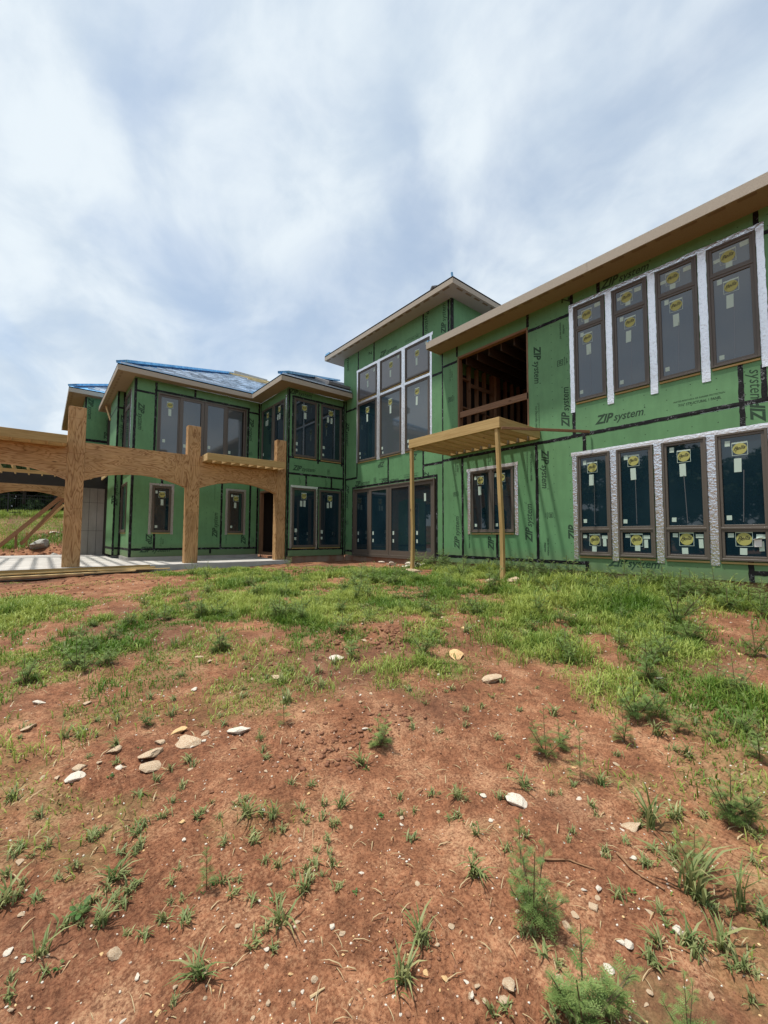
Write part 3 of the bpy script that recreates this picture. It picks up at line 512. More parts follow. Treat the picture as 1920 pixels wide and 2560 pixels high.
# four leaf sliding door
def slider(w, u0, u1, z0, z1, leaves, gz_, marks=()):
    d = w.put(MB().ring(u0, u1, z0, z1, .045, -.045, .08, wb=.05, wt=.05).build('sliding_door', 'frame', bevel=.003))
    MB().box(u0, u1, .09, .11, z0, z1).build('sky_block', 'dark_inside', d)  # added dark sheet, keeps sky from shining between the leaves
    for k, (a, b) in enumerate(leaves):
        dd = 0 if k in (0, 3) else -.028
        l_ = MB().ring(a[0], a[1], z0+.05, z1-.05, b[0]-a[0], dd, dd+.045, wb=gz_[0]-z0-.05, wt=z1-.05-gz_[1]).build('door_leaf', 'frame', d)
        MB().box(b[0]-.003, b[1]+.003, dd+.02, dd+.03, gz_[0]-.003, gz_[1]+.003).build('pane', marks[0], d)
        for (uu, zz, ww, hh, kk) in marks[1]:
            if kk == k: o = w.sticker(d, b[0]+uu, zz, ww, hh, 'paper'); o.location.y = dd+.019
    return d
lv = [((-13.73, -12.70), (-13.57, -12.73)), ((-12.72, -11.53), (-12.57, -11.66)), ((-11.51, -10.35), (-11.39, -10.47)), ((-10.36, -9.285), (-10.20, -9.31))]
dm = [(.10, .12-.0, .08, .13, k) for k in range(4)]+[(.10, -.16, .07, .12, k) for k in range(4)]
dT = slider(WT, -13.78, -9.24, -.72, 1.89, lv, (-.51, 1.73), ('glass', dm))
o = WT.sticker(dT, -9.72, 1.30, .09, .26, 'paper'); o.location.y = .018
MB().box(-13.8, -9.2, -.05, .05, -.775, -.722).build('threshold', 'frame', dT)
WTS.panel(9.73, 10.9, 5.2, 7.57); WTS.panel(10.9, 13.4, 5.2, 7.57); WTS.tape(9.78, 5.9, 9.78, 7.55, .08)

# --- projecting block beside the tower
hC = [(7.33, 8.31, -.41, 1.83), (8.51, 9.49, -.40, 1.83), (7.36, 8.32, 3.09, 5.32), (8.54, 9.49, 3.08, 5.33)]
for q in [(7.08, 9.69, -.77, -.49), (7.08, 7.9, -.49, 2.39), (7.9, 9.06, -.49, 2.39), (9.06, 9.69, -.49, 2.39), (7.08, 9.69, 2.39, 3.06), (7.08, 8.42, 3.06, 5.71), (8.42, 9.69, 3.06, 5.71)]: WC.panel(*q, hC)
for q in [(7.13, -.77, 7.13, 5.66), (9.64, -.77, 9.64, 5.66), (7.1, 2.39, 9.69, 2.39), (7.1, -.50, 9.69, -.50), (7.9, 1.93, 7.9, 2.39), (9.06, 1.93, 9.06, 2.39), (7.15, 3.02, 9.62, 3.02), (7.24, 5.40, 9.6, 5.40), (7.29, 3.0, 7.29, 5.42), (8.42, 2.88, 8.42, 5.42), (9.55, 2.9, 9.55, 5.42), (8.42, -.5, 8.42, 1.9), (9.54, -.5, 9.54, 1.93), (8.42, 1.93, 9.6, 1.93)]: WC.tape(*q)
WC.foil(7.27, -.48, 7.27, 1.9, .09, 'foil_dull'); WC.foil(7.24, 1.905, 8.42, 1.905, .085, 'foil_white'); WC.foil(8.385, -.5, 8.385, 1.9, .06, 'foil_silver')
for a, b in ((7.31, 8.34), (8.49, 9.51)):
    WC.window(a, b, -.43, 1.85, (), 'glass', std_marks(a, b, -.43, 1.85, False, True)+[(0, 'paper', a+.16, .20, .10, .14), (0, 'paper', a+.16, -.1, .08, .10)], .06)
    WC.window(a+.03, b, 3.07, 5.34, (), 'glass', std_marks(a, b, 3.07, 5.34, False, a > 8)+[(0, 'paper', a+.17, 3.58, .10, .12), (0, 'paper', a+.17, 3.30, .08, .10)], .06)
hL = [(-16.78, -15.78, 3.05, 5.30), (-15.62, -14.72, 3.05, 5.30), (-16.9, -14.9, -.77, 1.86)]
for q in [(-17.0, -14.42, 2.39, 5.71), (-17.0, -14.42, -.77, 2.39)]: WCL.panel(*q, hL)
for a, b in ((-16.8, -15.76), (-15.64, -14.70)): WCL.window(a, b, 3.03, 5.32, (), 'glass', std_marks(a, b, 3.03, 5.32, False, True)+[(0, 'paper', a+.16, 3.4, .08, .12)], .05)
WCL.foil(-15.70, 2.95, -15.70, 5.36, .07); WCL.foil(-14.58, 2.95, -14.58, 5.45, .10, 'foil_silver'); WCL.tape(-14.46, -.77, -14.46, 5.66, .07); WCL.tape(-16.95, -.77, -16.95, 5.66, .07)
# door opening under the arcade, raw studs inside
o = WCL.put(MB().box(-16.92, -16.82, -.01, .14, -.66, 1.80).box(-16.92, -14.9, -.01, .14, 1.80, 1.88).box(-16.92, -14.9, -.01, .14, -.77, -.66).build('door_buck', 'stud_z'))
for k in range(12): WCL.put(MB().box(-16.75+k*.2, -16.75+k*.2+.045, .9, .99, -.7, 1.85).build('wall_stud', 'stud_z'))
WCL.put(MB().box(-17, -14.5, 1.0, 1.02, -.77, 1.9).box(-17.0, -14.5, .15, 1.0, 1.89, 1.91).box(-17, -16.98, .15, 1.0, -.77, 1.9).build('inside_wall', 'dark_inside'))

# --- left block (upper storey over the arcade, ground floor behind it)
hB = [(3.06, 3.65, .14, 1.79), (5.79, 6.39, .14, 1.79), (3.13, 6.47, 2.58, 5.30)]
for q in [(2.36, 3.15, -.5, 2.38), (3.15, 5.52, -.5, 2.38), (5.52, 6.69, -.5, 2.38), (6.69, 7.06, -.5, 2.38), (2.36, 5.13, -.77, -.5), (5.13, 7.06, -.77, -.5), (2.36, 3.05, 2.38, 5.2), (6.54, 7.07, 2.38, 5.2), (2.36, 3.05, 5.2, 5.71), (3.05, 4.41, 5.2, 5.71), (4.41, 7.07, 5.2, 5.71), (3.05, 6.54, 2.38, 5.2)]: WB.panel(*q, hB)
for q in [(2.40, -.77, 2.40, 5.66), (2.36, -.50, 7.04, -.50), (5.52, -.5, 5.52, 2.3), (6.69, -.5, 6.69, 2.3), (7.01, -.77, 7.01, 5.66), (5.13, -.7, 5.13, -.5), (3.15, -.5, 3.15, .06), (3.35, 1.9, 3.35, 2.3), (2.36, 5.22, 3.05, 5.22), (6.55, 5.22, 7.05, 5.22), (3.05, 2.5, 3.05, 5.66), (6.54, 2.5, 6.54, 5.36), (3.0, 5.36, 6.6, 5.36), (4.41, 5.4, 4.41, 5.68)]: WB.tape(*q)
for a, b in ((3.04, 3.67), (5.77, 6.41)):
    WB.foil(a-.05, .04, a-.05, 1.86, .09, 'foil_dull'); WB.foil(b+.05, .04, b+.05, 1.86, .09, 'foil_dull'); WB.foil(a-.1, 1.87, b+.1, 1.87, .08, 'foil_dull')
    WB.window(a, b, .12, 1.82, (), 'glass', [(0, 'oval', a+.32, 1.52, .22, .24), (0, 'paper', a+.32, 1.22, .09, .22), (0, 'paper', a+.14, 1.62, .07, .10), (0, 'paper', a+.14, .35, .08, .09)], .055)
lv = [((3.17, 3.88), (3.235, 3.81)), ((3.87, 4.755), (3.99, 4.61)), ((4.765, 5.64), (4.89, 5.51)), ((5.63, 6.41), (5.70, 6.28))]
dB = slider(WB, 3.12, 6.47, 2.55, 5.30, lv, (2.75, 5.17), ('glass_reflect_grey', [(.12, 3.52, .09, .12, 0), (.08, 3.42, .09, .12, 1), (.08, 3.49, .09, .12, 2), (.08, 3.40, .09, .12, 3)]))
o = WB.sticker(dB, 3.53, 4.90, .22, .24); o.location.y = .018; o = WB.sticker(dB, 3.53, 4.62, .10, .26, 'paper'); o.location.y = .018
WBS.panel(-19.15, -17.0, -.77, 2.38, [(-19.05, -17.82, .14, 1.96)]); WBS.panel(-19.15, -17.0, 2.38, 5.71, [(-18.95, -17.75, 2.9, 5.42)])
WBS.window(-19.05, -17.80, .12, 1.97, (), 'glass', [], .07); WBS.window(-18.98, -17.73, 2.85, 5.44, (4.90,), 'glass_reflect_grey', [], .06)
WBS.foil(-17.64, 2.8, -17.64, 5.5, .11, 'foil_silver'); WBS.tape(-17.05, -.77, -17.05, 5.66, .08); WBS.tape(-19.1, -.77, -19.1, 5.66, .08); WBS.tape(-19.15, -.5, -17.0, -.5)
WD.panel(2.10, 2.36, -.77, 5.05); WD.panel(2.10, 2.36, 5.05, 5.71); WD.tape(2.13, -.77, 2.13, 5.7, .07); WD.tape(2.33, -.77, 2.33, 5.7, .07); WD.tape(2.1, 5.05, 2.36, 5.05, .08); WD.tape(2.1, -.5, 2.36, -.5)
WE.panel(-21.3, -19.15, -.77, 5.1); WE.panel(-21.3, -19.15, 5.1, 5.71); WE.tape(-21.3, 5.1, -19.15, 5.1, .06); WE.tape(-21.3, -.5, -19.15, -.5, .09)
WF.panel(1.30, 2.5, 4.4, 6.42); WF.panel(2.5, 3.7, 4.4, 6.42); WF.panel(1.3, 3.7, 2.6, 4.4); WF.tape(1.33, 2.6, 1.33, 6.4, .07); WF.tape(1.3, 4.4, 3.7, 4.4, .12)
WFL.panel(-31.5, -23.4, 2.6, 6.42)
for w, k, u, z, r_, L in TXT:
    {'A': WA, 'T': WT, 'C': WC, 'B': WB, 'D': WD, 'F': WF}[w].text(k, u, z, r_, L)
def hp(mb, name, mats, **kw):
    o = mb.build(name, mats, **kw); o.parent = house; o.matrix_local = HI; return o
# stem wall footing, curb, hidden back walls that close the house
hp(MB().box(9.74, 9.95, -1.0, 14.4, -1.5, -.785), 'footing', 'footing'); hp(MB().box(7.12, 9.74, 14.45, 14.6, -1.5, -.775), 'footing', 'footing')
hp(MB().box(2.35, 7.06, 16.97, 17.1, -.89, -.775).box(2.33, 2.45, 17.1, 19.1, -.89, -.775), 'curb', 'concrete')
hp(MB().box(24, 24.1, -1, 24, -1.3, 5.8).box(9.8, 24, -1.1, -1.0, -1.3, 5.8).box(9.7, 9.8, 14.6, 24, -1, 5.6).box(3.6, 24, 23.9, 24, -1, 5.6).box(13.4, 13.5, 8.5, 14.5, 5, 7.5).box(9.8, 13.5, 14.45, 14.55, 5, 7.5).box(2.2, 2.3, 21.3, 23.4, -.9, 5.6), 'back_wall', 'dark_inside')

hp(MB().box(9.69, 9.76, 14.43, 14.62, -.77, 5.7), 'corner_filler', 'zip'); hp(MB().box(7.06, 7.20, 16.99, 17.1, -.77, 5.7), 'corner_filler', 'zip')  # fillers added to close corner gaps where bright sky showed through
# --- eaves: fascia boards, soffit boards with vent slots
def soff(x0, x1, y0, y1, z, m='soffit'): hp(MB().box(x0, x1, y0, y1, z, z+.012), 'soffit', m)
def fasc(x0, x1, y0, y1, z0, z1): hp(MB().box(x0, x1, y0, y1, z0, z1), 'fascia', 'fascia', bevel=.003)
soff(9.105, 9.80, -1.0, 5.2, 5.875); soff(9.105, 9.80, 5.204, 8.98, 5.875); fasc(9.075, 9.10, -1.0, 4.0, 5.86, 6.075); fasc(9.075, 9.10, 4.002, 9.0, 5.86, 6.075); fasc(9.10, 9.72, 8.985, 9.01, 5.86, 6.075)
soff(9.18, 13.2, 7.98, 8.5, 7.57, 'soffit_grey'); soff(9.18, 9.75, 8.504, 15.2, 7.57, 'soffit_grey'); soff(9.75, 13.2, 14.57, 15.2, 7.57, 'soffit_grey')
fasc(9.15, 9.175, 7.95, 15.22, 7.56, 7.765); fasc(9.175, 13.3, 7.95, 7.975, 7.56, 7.765); fasc(9.175, 13.3, 15.195, 15.22, 7.56, 7.765)
soff(1.81, 6.55, 16.63, 17.0, 5.71); soff(1.81, 2.37, 17.0, 22.9, 5.71); soff(6.55, 7.08, 13.90, 17.0, 5.71); soff(7.084, 9.69, 13.90, 14.42, 5.71)
fasc(1.78, 6.53, 16.60, 16.625, 5.70, 5.925); fasc(1.78, 1.805, 16.627, 22.9, 5.70, 5.925); fasc(6.53, 6.555, 13.87, 16.598, 5.70, 5.925); fasc(6.557, 9.69, 13.87, 13.895, 5.70, 5.925); fasc(1.78, 2.4, 22.9, 22.93, 5.70, 5.925)
soff(.69, 2.4, 22.98, 23.4, 6.41); soff(.69, 1.31, 23.4, 31.9, 6.41); fasc(.66, 3.6, 22.95, 22.975, 6.40, 6.62); fasc(.66, .685, 22.977, 31.9, 6.40, 6.62)
vent = MB().box(-.035, .035, -.13, .13, -.003, .0).mesh('soffit_vent'); vent.materials.append(M['vent'])
def vents(x, ys, z, rot=0, xs=None):
    for i in range(len(ys) if xs is None else len(xs)):
        o = link('soffit_vent', vent, None, house); loc = (x, ys[i], z) if xs is None else (xs[i], ys, z)
        o.matrix_local = HI @ Matrix.Translation(loc) @ Matrix.Rotation(rot, 4, 'Z')
vents(9.18, [.9+k*.42 for k in range(19)], 5.8745); vents(9.24, [8.3+k*.42 for k in range(17)], 7.5695); vents(0, 8.06, 7.5695, PI/2, [9.6+k*.42 for k in range(9)])
vents(1.93, [16.9+k*.40 for k in range(15)], 5.7095); vents(.81, [23.3+k*.42 for k in range(18)], 6.4095)

# --- roofs
PT = .49
def rbox(pts, name, m, th=.05):
    n = len(pts); mb = MB().add(list(pts)+[(p[0], p[1], p[2]-th) for p in pts], [tuple(range(n)), tuple(range(2*n-1, n-1, -1))]+[(i, i+n, (i+1) % n+n, (i+1) % n) for i in range(n)]); return hp(mb, name, m)
pB = lambda x, y: (x, y, 5.93+PT*(y-16.60)); pBL = lambda x, y: (x, y, 5.93+PT*(x-1.78)); pC = lambda x, y: (x, y, 5.93+PT*(y-13.87)); pCL = lambda x, y: (x, y, 5.93+PT*(x-6.53))
rbox([pB(1.78, 16.6), pB(6.53, 16.6), pB(12.26, 22.33), pB(7.51, 22.33)], 'roof_deck', 'membrane_blue'); rbox([pBL(1.78, 16.6), pBL(7.51, 22.33), pBL(7.51, 22.93), pBL(1.78, 22.93)], 'roof_deck', 'membrane_blue')
rbox([pC(6.53, 13.87), pC(9.68, 13.87), pC(9.68, 14.60), pC(14.4, 14.6), pC(15.2, 20.94), pC(13.6, 20.94)], 'roof_deck', 'underlay_grey'); rbox([pCL(6.53, 13.87), pCL(13.6, 20.94), pCL(13.6, 23.6), pCL(6.53, 16.6)], 'roof_deck', 'membrane_blue')
pf = lambda x, y: (x, y, 6.63+.52*(y-22.95)); pfl = lambda x, y: (x, y, 6.63+.52*(x-.66))
rbox([pf(.66, 22.95), pf(3.7, 22.95), pf(7.0, 26.2), pf(4.6, 26.89)], 'roof_deck', 'membrane_blue'); rbox([pfl(.66, 22.95), pfl(4.6, 26.89), pfl(4.6, 31.9), pfl(.66, 31.9)], 'roof_deck', 'membrane_blue')
rbox([(9.15, 7.95, 7.77), (13.3, 7.95, 7.77), (13.3, 11.5, 8.6), (10.9, 11.5, 8.6)], 'roof_deck', 'underlay_grey'); rbox([(9.15, 7.95, 7.77), (10.9, 11.5, 8.6), (9.15, 15.22, 7.77)], 'roof_deck', 'underlay_grey'); rbox([(9.15, 15.22, 7.77), (10.9, 11.5, 8.6), (13.3, 11.5, 8.6), (13.3, 15.22, 7.77)], 'roof_deck', 'underlay_grey')
rbox([(9.08, -1, 6.08), (9.08, 9.0, 6.08), (16, 9.0, 7.9), (16, -1, 7.9)], 'roof_deck', 'underlay_grey')
hp(MB().bar((9.2, 8.9, 7.83), (9.9, 8.5, 8.02), .25, .05), 'underlayment_roll', 'underlay_grey'); hp(MB().box(9.17, 9.27, 14.9, 15.2, 7.77, 7.86), 'membrane_end', 'membrane_blue'); hp(MB().bar((9.22, 8.02, 7.77), (9.20, 8.03, 7.93), .05, .05), 'membrane_end', 'membrane_blue'); hp(MB().bar((9.14, 8.85, 6.09), (9.24, 8.98, 6.14), .2, .06), 'membrane_end', 'membrane_blue')
def slates(fn, u0, u1, v0, v1, inside, name='slate_courses', cw=.17, tw=.32, tone=1.0):
    vs = []; fs = []; sh = []; n = 0; row = 0; v = v0
    while v < v1:
        u = u0-(row % 2)*tw*.5-random.uniform(0, .1)
        while u < u1:
            w = tw*random.uniform(.55, 1.25)
            if inside(u+w/2, v+cw/2):
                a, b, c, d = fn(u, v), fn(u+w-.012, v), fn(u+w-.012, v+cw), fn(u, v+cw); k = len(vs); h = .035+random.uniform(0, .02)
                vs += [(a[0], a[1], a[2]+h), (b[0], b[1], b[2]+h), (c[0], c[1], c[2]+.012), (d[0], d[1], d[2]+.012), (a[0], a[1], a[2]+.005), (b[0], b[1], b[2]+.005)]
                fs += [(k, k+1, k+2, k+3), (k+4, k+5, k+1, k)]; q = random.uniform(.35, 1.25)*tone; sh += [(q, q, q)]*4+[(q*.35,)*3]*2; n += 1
            u += w
        v += cw*.93; row += 1
    mb = MB().add(vs, fs); me = mb.mesh(name); vcol(me, 'shade', np.array(sh)); o = link(name, me, 'slate', house); o.matrix_local = HI; o['kind'] = 'stuff'; return o
slates(lambda u, v: pB(u, 16.6+v), 1.8, 12.3, .14, 5.6, lambda u, v: u-1.78 > v+.42 and (u-6.53) < v-.05)
slates(lambda u, v: pf(u, 22.95+v), .7, 7, .14, 3.2, lambda u, v: u-.66 > v+.4)
slates(lambda u, v: pC(u, 13.87+v), 6.6, 14.3, .5, 7.0, lambda u, v: u-6.53 > v+.5 and (u < 9.6 or v > .9), tone=.45)
hp(MB().bar(pB(1.86, 16.64), pB(6.5, 16.64), .05, .09), 'drip_edge', 'slate_edge'); hp(MB().bar(pC(6.6, 13.92), pC(9.66, 13.92), .05, .08), 'drip_edge', 'slate_edge')
for a, b in ((pB(1.78, 16.6), pB(7.51, 22.33)), (pC(6.53, 13.87), pC(13.2, 20.54)), (pf(.66, 22.95), pf(4.6, 26.89))):
    a = (a[0]+.12, a[1]+.12, a[2]+.12); b = (b[0], b[1], b[2]+.06); hp(MB().bar(a, b, .42, .09), 'hip_membrane', 'membrane_blue')
hp(MB().bar((7.7, 22.2, 8.85), (9.6, 22.3, 8.85), .12, .16), 'roof_board', 'foil_dull'); hp(MB().bar((7.3, 21.9, 8.62), (10.0, 21.2, 8.42), .10, .06), 'roof_board', 'pale_x'); hp(MB().bar((8.0, 21.0, 8.22), (10.4, 21.0, 8.22), .10, .05), 'roof_board', 'pale_x'); hp(MB().bar((9.3, 14.2, 6.2), (9.5, 17.0, 7.5), .3, .12), 'flashing_strip', 'underlay_grey'); hp(MB().bar((8.6, 14.1, 6.13), (9.64, 14.1, 6.13), .3, .10), 'flashing_strip', 'underlay_grey')
hp(MB().bar((1.95, 21.7, 5.70), (2.09, 21.28, 5.0), .04, .09), 'eave_brace', 'pale_z')

# --- raw balcony opening with studs inside
hp(MB().box(9.68, 9.82, 8.18, 8.24, 2.6, 5.53), 'opening_buck', 'stud_z'); hp(MB().box(9.68, 9.82, 5.85, 8.18, 5.47, 5.53), 'opening_buck', 'stud_y'); hp(MB().box(9.70, 9.82, 5.85, 5.90, 2.6, 5.47), 'opening_buck', 'stud_z')
hp(MB().box(9.70, 9.74, 5.86, 8.17, 3.615, 3.79), 'guard_board', 'stud_y', bevel=.003)
for k in range(15):
    x = 9.95+k*.40; hp(MB().box(x, x+.045, 8.30, 8.44, 2.62, 5.45), 'wall_stud', 'stud_z')
    if k < 14: hp(MB().box(x+.045, x+.40, 8.31, 8.43, 4.02-.05*(k % 2), 4.07-.05*(k % 2)), 'blocking', 'stud_x')
hp(MB().box(9.95, 10.35, 8.31, 8.43, 4.95, 5.0), 'blocking', 'stud_x'); hp(MB().box(10.4, 11.5, 8.28, 8.30, 4.75, 4.87), 'blocking', 'stud_x'); hp(MB().box(11.60, 11.80, 8.2, 8.30, 2.62, 5.45), 'wall_stud', 'stud_z')
for k in range(6): hp(MB().box(9.9, 16, 5.95+k*.42, 5.99+k*.42, 5.30, 5.55), 'ceiling_joist', 'joist_shaded')
for k in range(6): hp(MB().box(15.8, 15.94, 6.0+k*.4, 6.045+k*.4, 2.62, 5.45), 'wall_stud', 'stud_z')
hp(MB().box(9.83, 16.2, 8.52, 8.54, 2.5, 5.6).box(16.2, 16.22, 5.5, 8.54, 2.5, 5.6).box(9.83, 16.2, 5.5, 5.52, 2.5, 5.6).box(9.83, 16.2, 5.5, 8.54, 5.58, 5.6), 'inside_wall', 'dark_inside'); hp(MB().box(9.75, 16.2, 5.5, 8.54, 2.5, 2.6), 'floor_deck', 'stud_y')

# ------------------------------------------------------------------ patio slab
patio = tag(empty('patio', (0, 14, -.89)), kind='structure'); PI_ = Matrix.Translation((0, -14, .89))
def under_(parent, inv, mb, name, mats, **kw):
    o = mb.build(name, mats, **kw); o.parent = parent; o.matrix_local = inv; return o
xs = [-3.0, -1.6, -.2, 1.2, 2.6, 4.0, 5.5, 7.07]; ys = [14.0, 15.6, 17.6, 20.6, 23.95]
for i in range(7):
    for j in range(4):
        if i >= 4 and j >= 2: continue
        under_(patio, PI_, MB().box(xs[i]+.002, xs[i+1]-.002, ys[j]+.002, ys[j+1]-.002, -1.02, -.89), 'slab_panel', 'concrete')
under_(patio, PI_, MB().box(-3.0, 7.07, 13.99, 14.03, -1.25, -.897), 'slab_edge', 'concrete_wall')
o = tag(MB().box(1.12, 3.6, 23.38, 23.6, -1.1, .7).box(1.12, 3.6, 23.38, 23.6, .704, 2.3).build('concrete_wall', 'concrete_wall'), 'grey board marked concrete wall at the back of the patio beside the green corner', 'wall')
mb = MB()
for x in (1.32, 1.62, 1.92): mb.box(x, x+.012, 23.374, 23.38, -.88, 2.28)
for z in (.2, 1.5): mb.box(1.13, 3.5, 23.375, 23.38, z, z+.01)
mb.build('form_line', 'dark_beam', o)

# ------------------------------------------------------------------ front arcade
YA = 14.45
arc = tag(empty('porch_arcade', (3.75, YA, -.89)), 'plywood clad porch arcade with square posts and shallow arched beams in front of the patio', 'arcade'); AI = Matrix.Translation((-3.75, -YA, .89))
def post(x0, x1, ztop, y=YA, parent=arc, inv=AI, d=.26):
    for a, b in ((-.887, .75), (.753, 2.30), (2.303, ztop-.33), (ztop-.327, ztop)):
        under_(parent, inv, MB().box(x0, x1, y, y+d, a, b), 'post_panel', 'ply_z', bevel=.003)
def arch_panel(xa, xb, x0, x1, top, spring, apex, y=YA+.012, th=.236, parent=arc, inv=AI, m='ply_x', n=18):
    """part of a beam between x0 and x1 under an arch that springs at xa and xb"""
    xc, hw = (xa+xb)/2, (xb-xa)/2; rise = apex-spring; R = (hw*hw+rise*rise)/(2*rise); cz = apex-R
    px = [x0+(x1-x0)*i/n for i in range(n+1)]; pz = [cz+math.sqrt(max(R*R-(x-xc)**2, 0))+random.uniform(-.006, .006) for x in px]
    vs = [(x, y, z) for x, z in zip(px, pz)]+[(x, y, top) for x in px]+[(x, y+th, z) for x, z in zip(px, pz)]+[(x, y+th, top) for x in px]; k = n+1; fs = []
    for i in range(n): fs += [(i, i+1, k+i+1, k+i), (2*k+i+1, 2*k+i, 3*k+i, 3*k+i+1), (i+1, i, 2*k+i, 2*k+i+1), (k+i, k+i+1, 3*k+i+1, 3*k+i)]
    fs += [(0, k, 3*k, 2*k), (n, 2*k+n, 3*k+n, k+n)]
    return under_(parent, inv, MB().add(vs, fs), 'beam_panel', m)
for a, b, t_ in ((.445, .85, 3.63), (3.565, 3.965, 3.62), (6.685, 7.055, 3.61), (-2.68, -2.28, 3.63)): post(a, b, t_)
arch_panel(.85, 3.565, .852, 3.20, 2.64, 1.56, 1.86); arch_panel(.85, 3.565, 3.203, 3.563, 2.64, 1.56, 1.86, m='ply_z', n=4)
arch_panel(3.965, 6.685, 3.967, 6.31, 2.64, 1.57, 1.86); arch_panel(3.965, 6.685, 6.313, 6.683, 2.64, 1.57, 1.86, m='ply_z', n=4)
arch_panel(-2.28, .445, -2.278, .443, 2.60, 1.55, 1.87)
# shallow joisted ledges in front of the first and third bay
def ledge(x0, x1, step=.31):
    under_(arc, AI, MB().box(x0, x1, 13.86, 13.90, 2.445, 2.675), 'rim_board', 'pt_x', bevel=.003); under_(arc, AI, MB().box(x0, x1, YA-.045, YA-.002, 2.445, 2.675), 'rim_board', 'pt_x')
    x = x0; k = 0
    while x < x1-.03:
        under_(arc, AI, MB().box(x, x+.04, 13.90, YA-.045, 2.445, 2.67), 'joist', 'pale_y'); x += step
    under_(arc, AI, MB().box(x1-.04, x1, 13.90, YA-.045, 2.445, 2.67), 'joist', 'pale_y')
ledge(4.02, 6.74); ledge(-2.9, .42, .36)
for k in range(13):
    x = -2.55+k*.405
    under_(arc, AI, MB().box(x, x+.045, YA+.26, 21.8, 2.40, 2.63), 'joist', 'pale_y')
# rear arcade and the dark ledger under the joists
rear = tag(empty('rear_arcade', (-.5, 22.9, -.89)), 'rear plywood beam with a shallow arch behind the left end of the patio', 'arcade'); RI = Matrix.Translation((.5, -22.9, .89))
post(.72, 1.10, 2.44, 22.9, rear, RI); post(-2.05, -1.66, 2.44, 22.9, rear, RI); arch_panel(-1.66, .72, -1.658, .718, 2.44, 1.60, 1.86, 22.912, .2, rear, RI)
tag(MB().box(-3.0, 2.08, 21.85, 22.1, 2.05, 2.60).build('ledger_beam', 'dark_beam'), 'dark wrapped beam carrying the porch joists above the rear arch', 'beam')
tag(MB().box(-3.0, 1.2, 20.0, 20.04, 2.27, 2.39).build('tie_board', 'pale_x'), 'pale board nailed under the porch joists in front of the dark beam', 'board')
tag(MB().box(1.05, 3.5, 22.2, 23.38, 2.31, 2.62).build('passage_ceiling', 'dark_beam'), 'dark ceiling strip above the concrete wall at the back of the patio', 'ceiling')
def board(p, q, w, h, m, label, up=(0, 0, 1), name='timber_board', group=None, cat='board'):
    p, q = Vector(p), Vector(q); mid = (p+q)/2; o = MB().bar(p-mid, q-mid, w, h, up).build(name, m, bevel=.003); o.location = mid; return tag(o, label, cat, group)
board((-1.55, 24.9, -.62), (.62, 23.2, 1.72), .04, .17, 'brown_x', 'longest diagonal timber brace running up to the rear post, nearest the house', name='timber_brace', cat='brace')
board((-.72, 24.6, -.42), (.72, 23.3, 1.62), .04, .15, 'brown_x', 'middle diagonal timber brace behind the left post', name='timber_brace', cat='brace')
board((-.62, 25.6, -.22), (.70, 23.7, 1.35), .04, .11, 'pt_x', 'pale rear diagonal timber brace behind the left post', name='timber_brace', cat='brace')
board((-.88, 24.5, -.62), (-.88, 24.5, .05), .10, .09, 'brown_z', 'short stake at the foot of the middle diagonal brace', (1, 0, 0), 'ground_stake', cat='stake')
board((-.55, 25.5, -.5), (-.55, 25.5, .12), .09, .08, 'pt_z', 'short pale stake at the foot of the rear diagonal brace', (1, 0, 0), 'ground_stake', cat='stake')

# ------------------------------------------------------------------ lumber lying along the slab edge
for (p, q, w, h, m, l) in [((-2.6, 13.86, -.955), (2.50, 13.93, -.925), .04, .13, 'pt_x', 'long yellow board on edge against the patio slab'),
                          ((-2.6, 13.77, -.99), (2.62, 13.86, -.93), .14, .035, 'pale_x', 'long board lying flat in front of the slab, its end farthest right but one'),
                          ((-2.6, 13.62, -1.055), (2.1, 13.72, -1.0), .14, .035, 'pale_x', 'lower board of the lumber stack at the foot of the slab'),
                          ((-2.6, 13.60, -1.10), (.9, 13.64, -1.055), .14, .035, 'brown_x', 'bottom darkest board of the lumber stack on the soil'),
                          ((1.0, 13.80, -.955), (3.0, 13.78, -.985), .14, .03, 'pale_x', 'thin board whose end sticks out farthest right along the slab')]:
    board(p, q, w, h, m, l, name='lumber_plank', group='lumber along the slab edge', cat='plank')

# ------------------------------------------------------------------ joisted deck frame on the right wing
perg = tag(empty('deck_frame', (8.8, 7.05, -1.05)), 'unfinished timber deck frame below the open doorway, held up by two thin posts', 'deck'); PG = Matrix.Translation((-8.8, -7.05, 1.05))
u_ = lambda mb, n, m, **k: under_(perg, PG, mb, n, m, **k)
u_(MB().box(7.94, 7.98, 5.54, 8.57, 2.49, 2.735), 'front_beam', 'pt_y', bevel=.004); u_(MB().box(7.983, 8.023, 5.58, 8.53, 2.495, 2.73), 'front_beam', 'pt_y')
u_(MB().box(7.983, 9.69, 5.54, 5.58, 2.495, 2.735), 'side_beam', 'pt_x', bevel=.004); u_(MB().box(7.983, 9.69, 8.53, 8.57, 2.495, 2.735), 'side_beam', 'pt_x', bevel=.004)
u_(MB().box(9.64, 9.692, 5.58, 8.53, 2.495, 2.72), 'ledger', 'pt_y')
for k in range(1, 10):
    y = 5.56+k*.2985
    u_(MB().box(8.023, 9.64, y-.02, y+.02, 2.50, 2.725), 'joist', 'pt_x'); u_(MB().box(9.56, 9.641, y-.024, y-.021, 2.50, 2.66).box(9.56, 9.641, y+.021, y+.024, 2.50, 2.66).box(9.56, 9.641, y-.024, y+.024, 2.492, 2.497), 'joist_hanger', 'hanger')
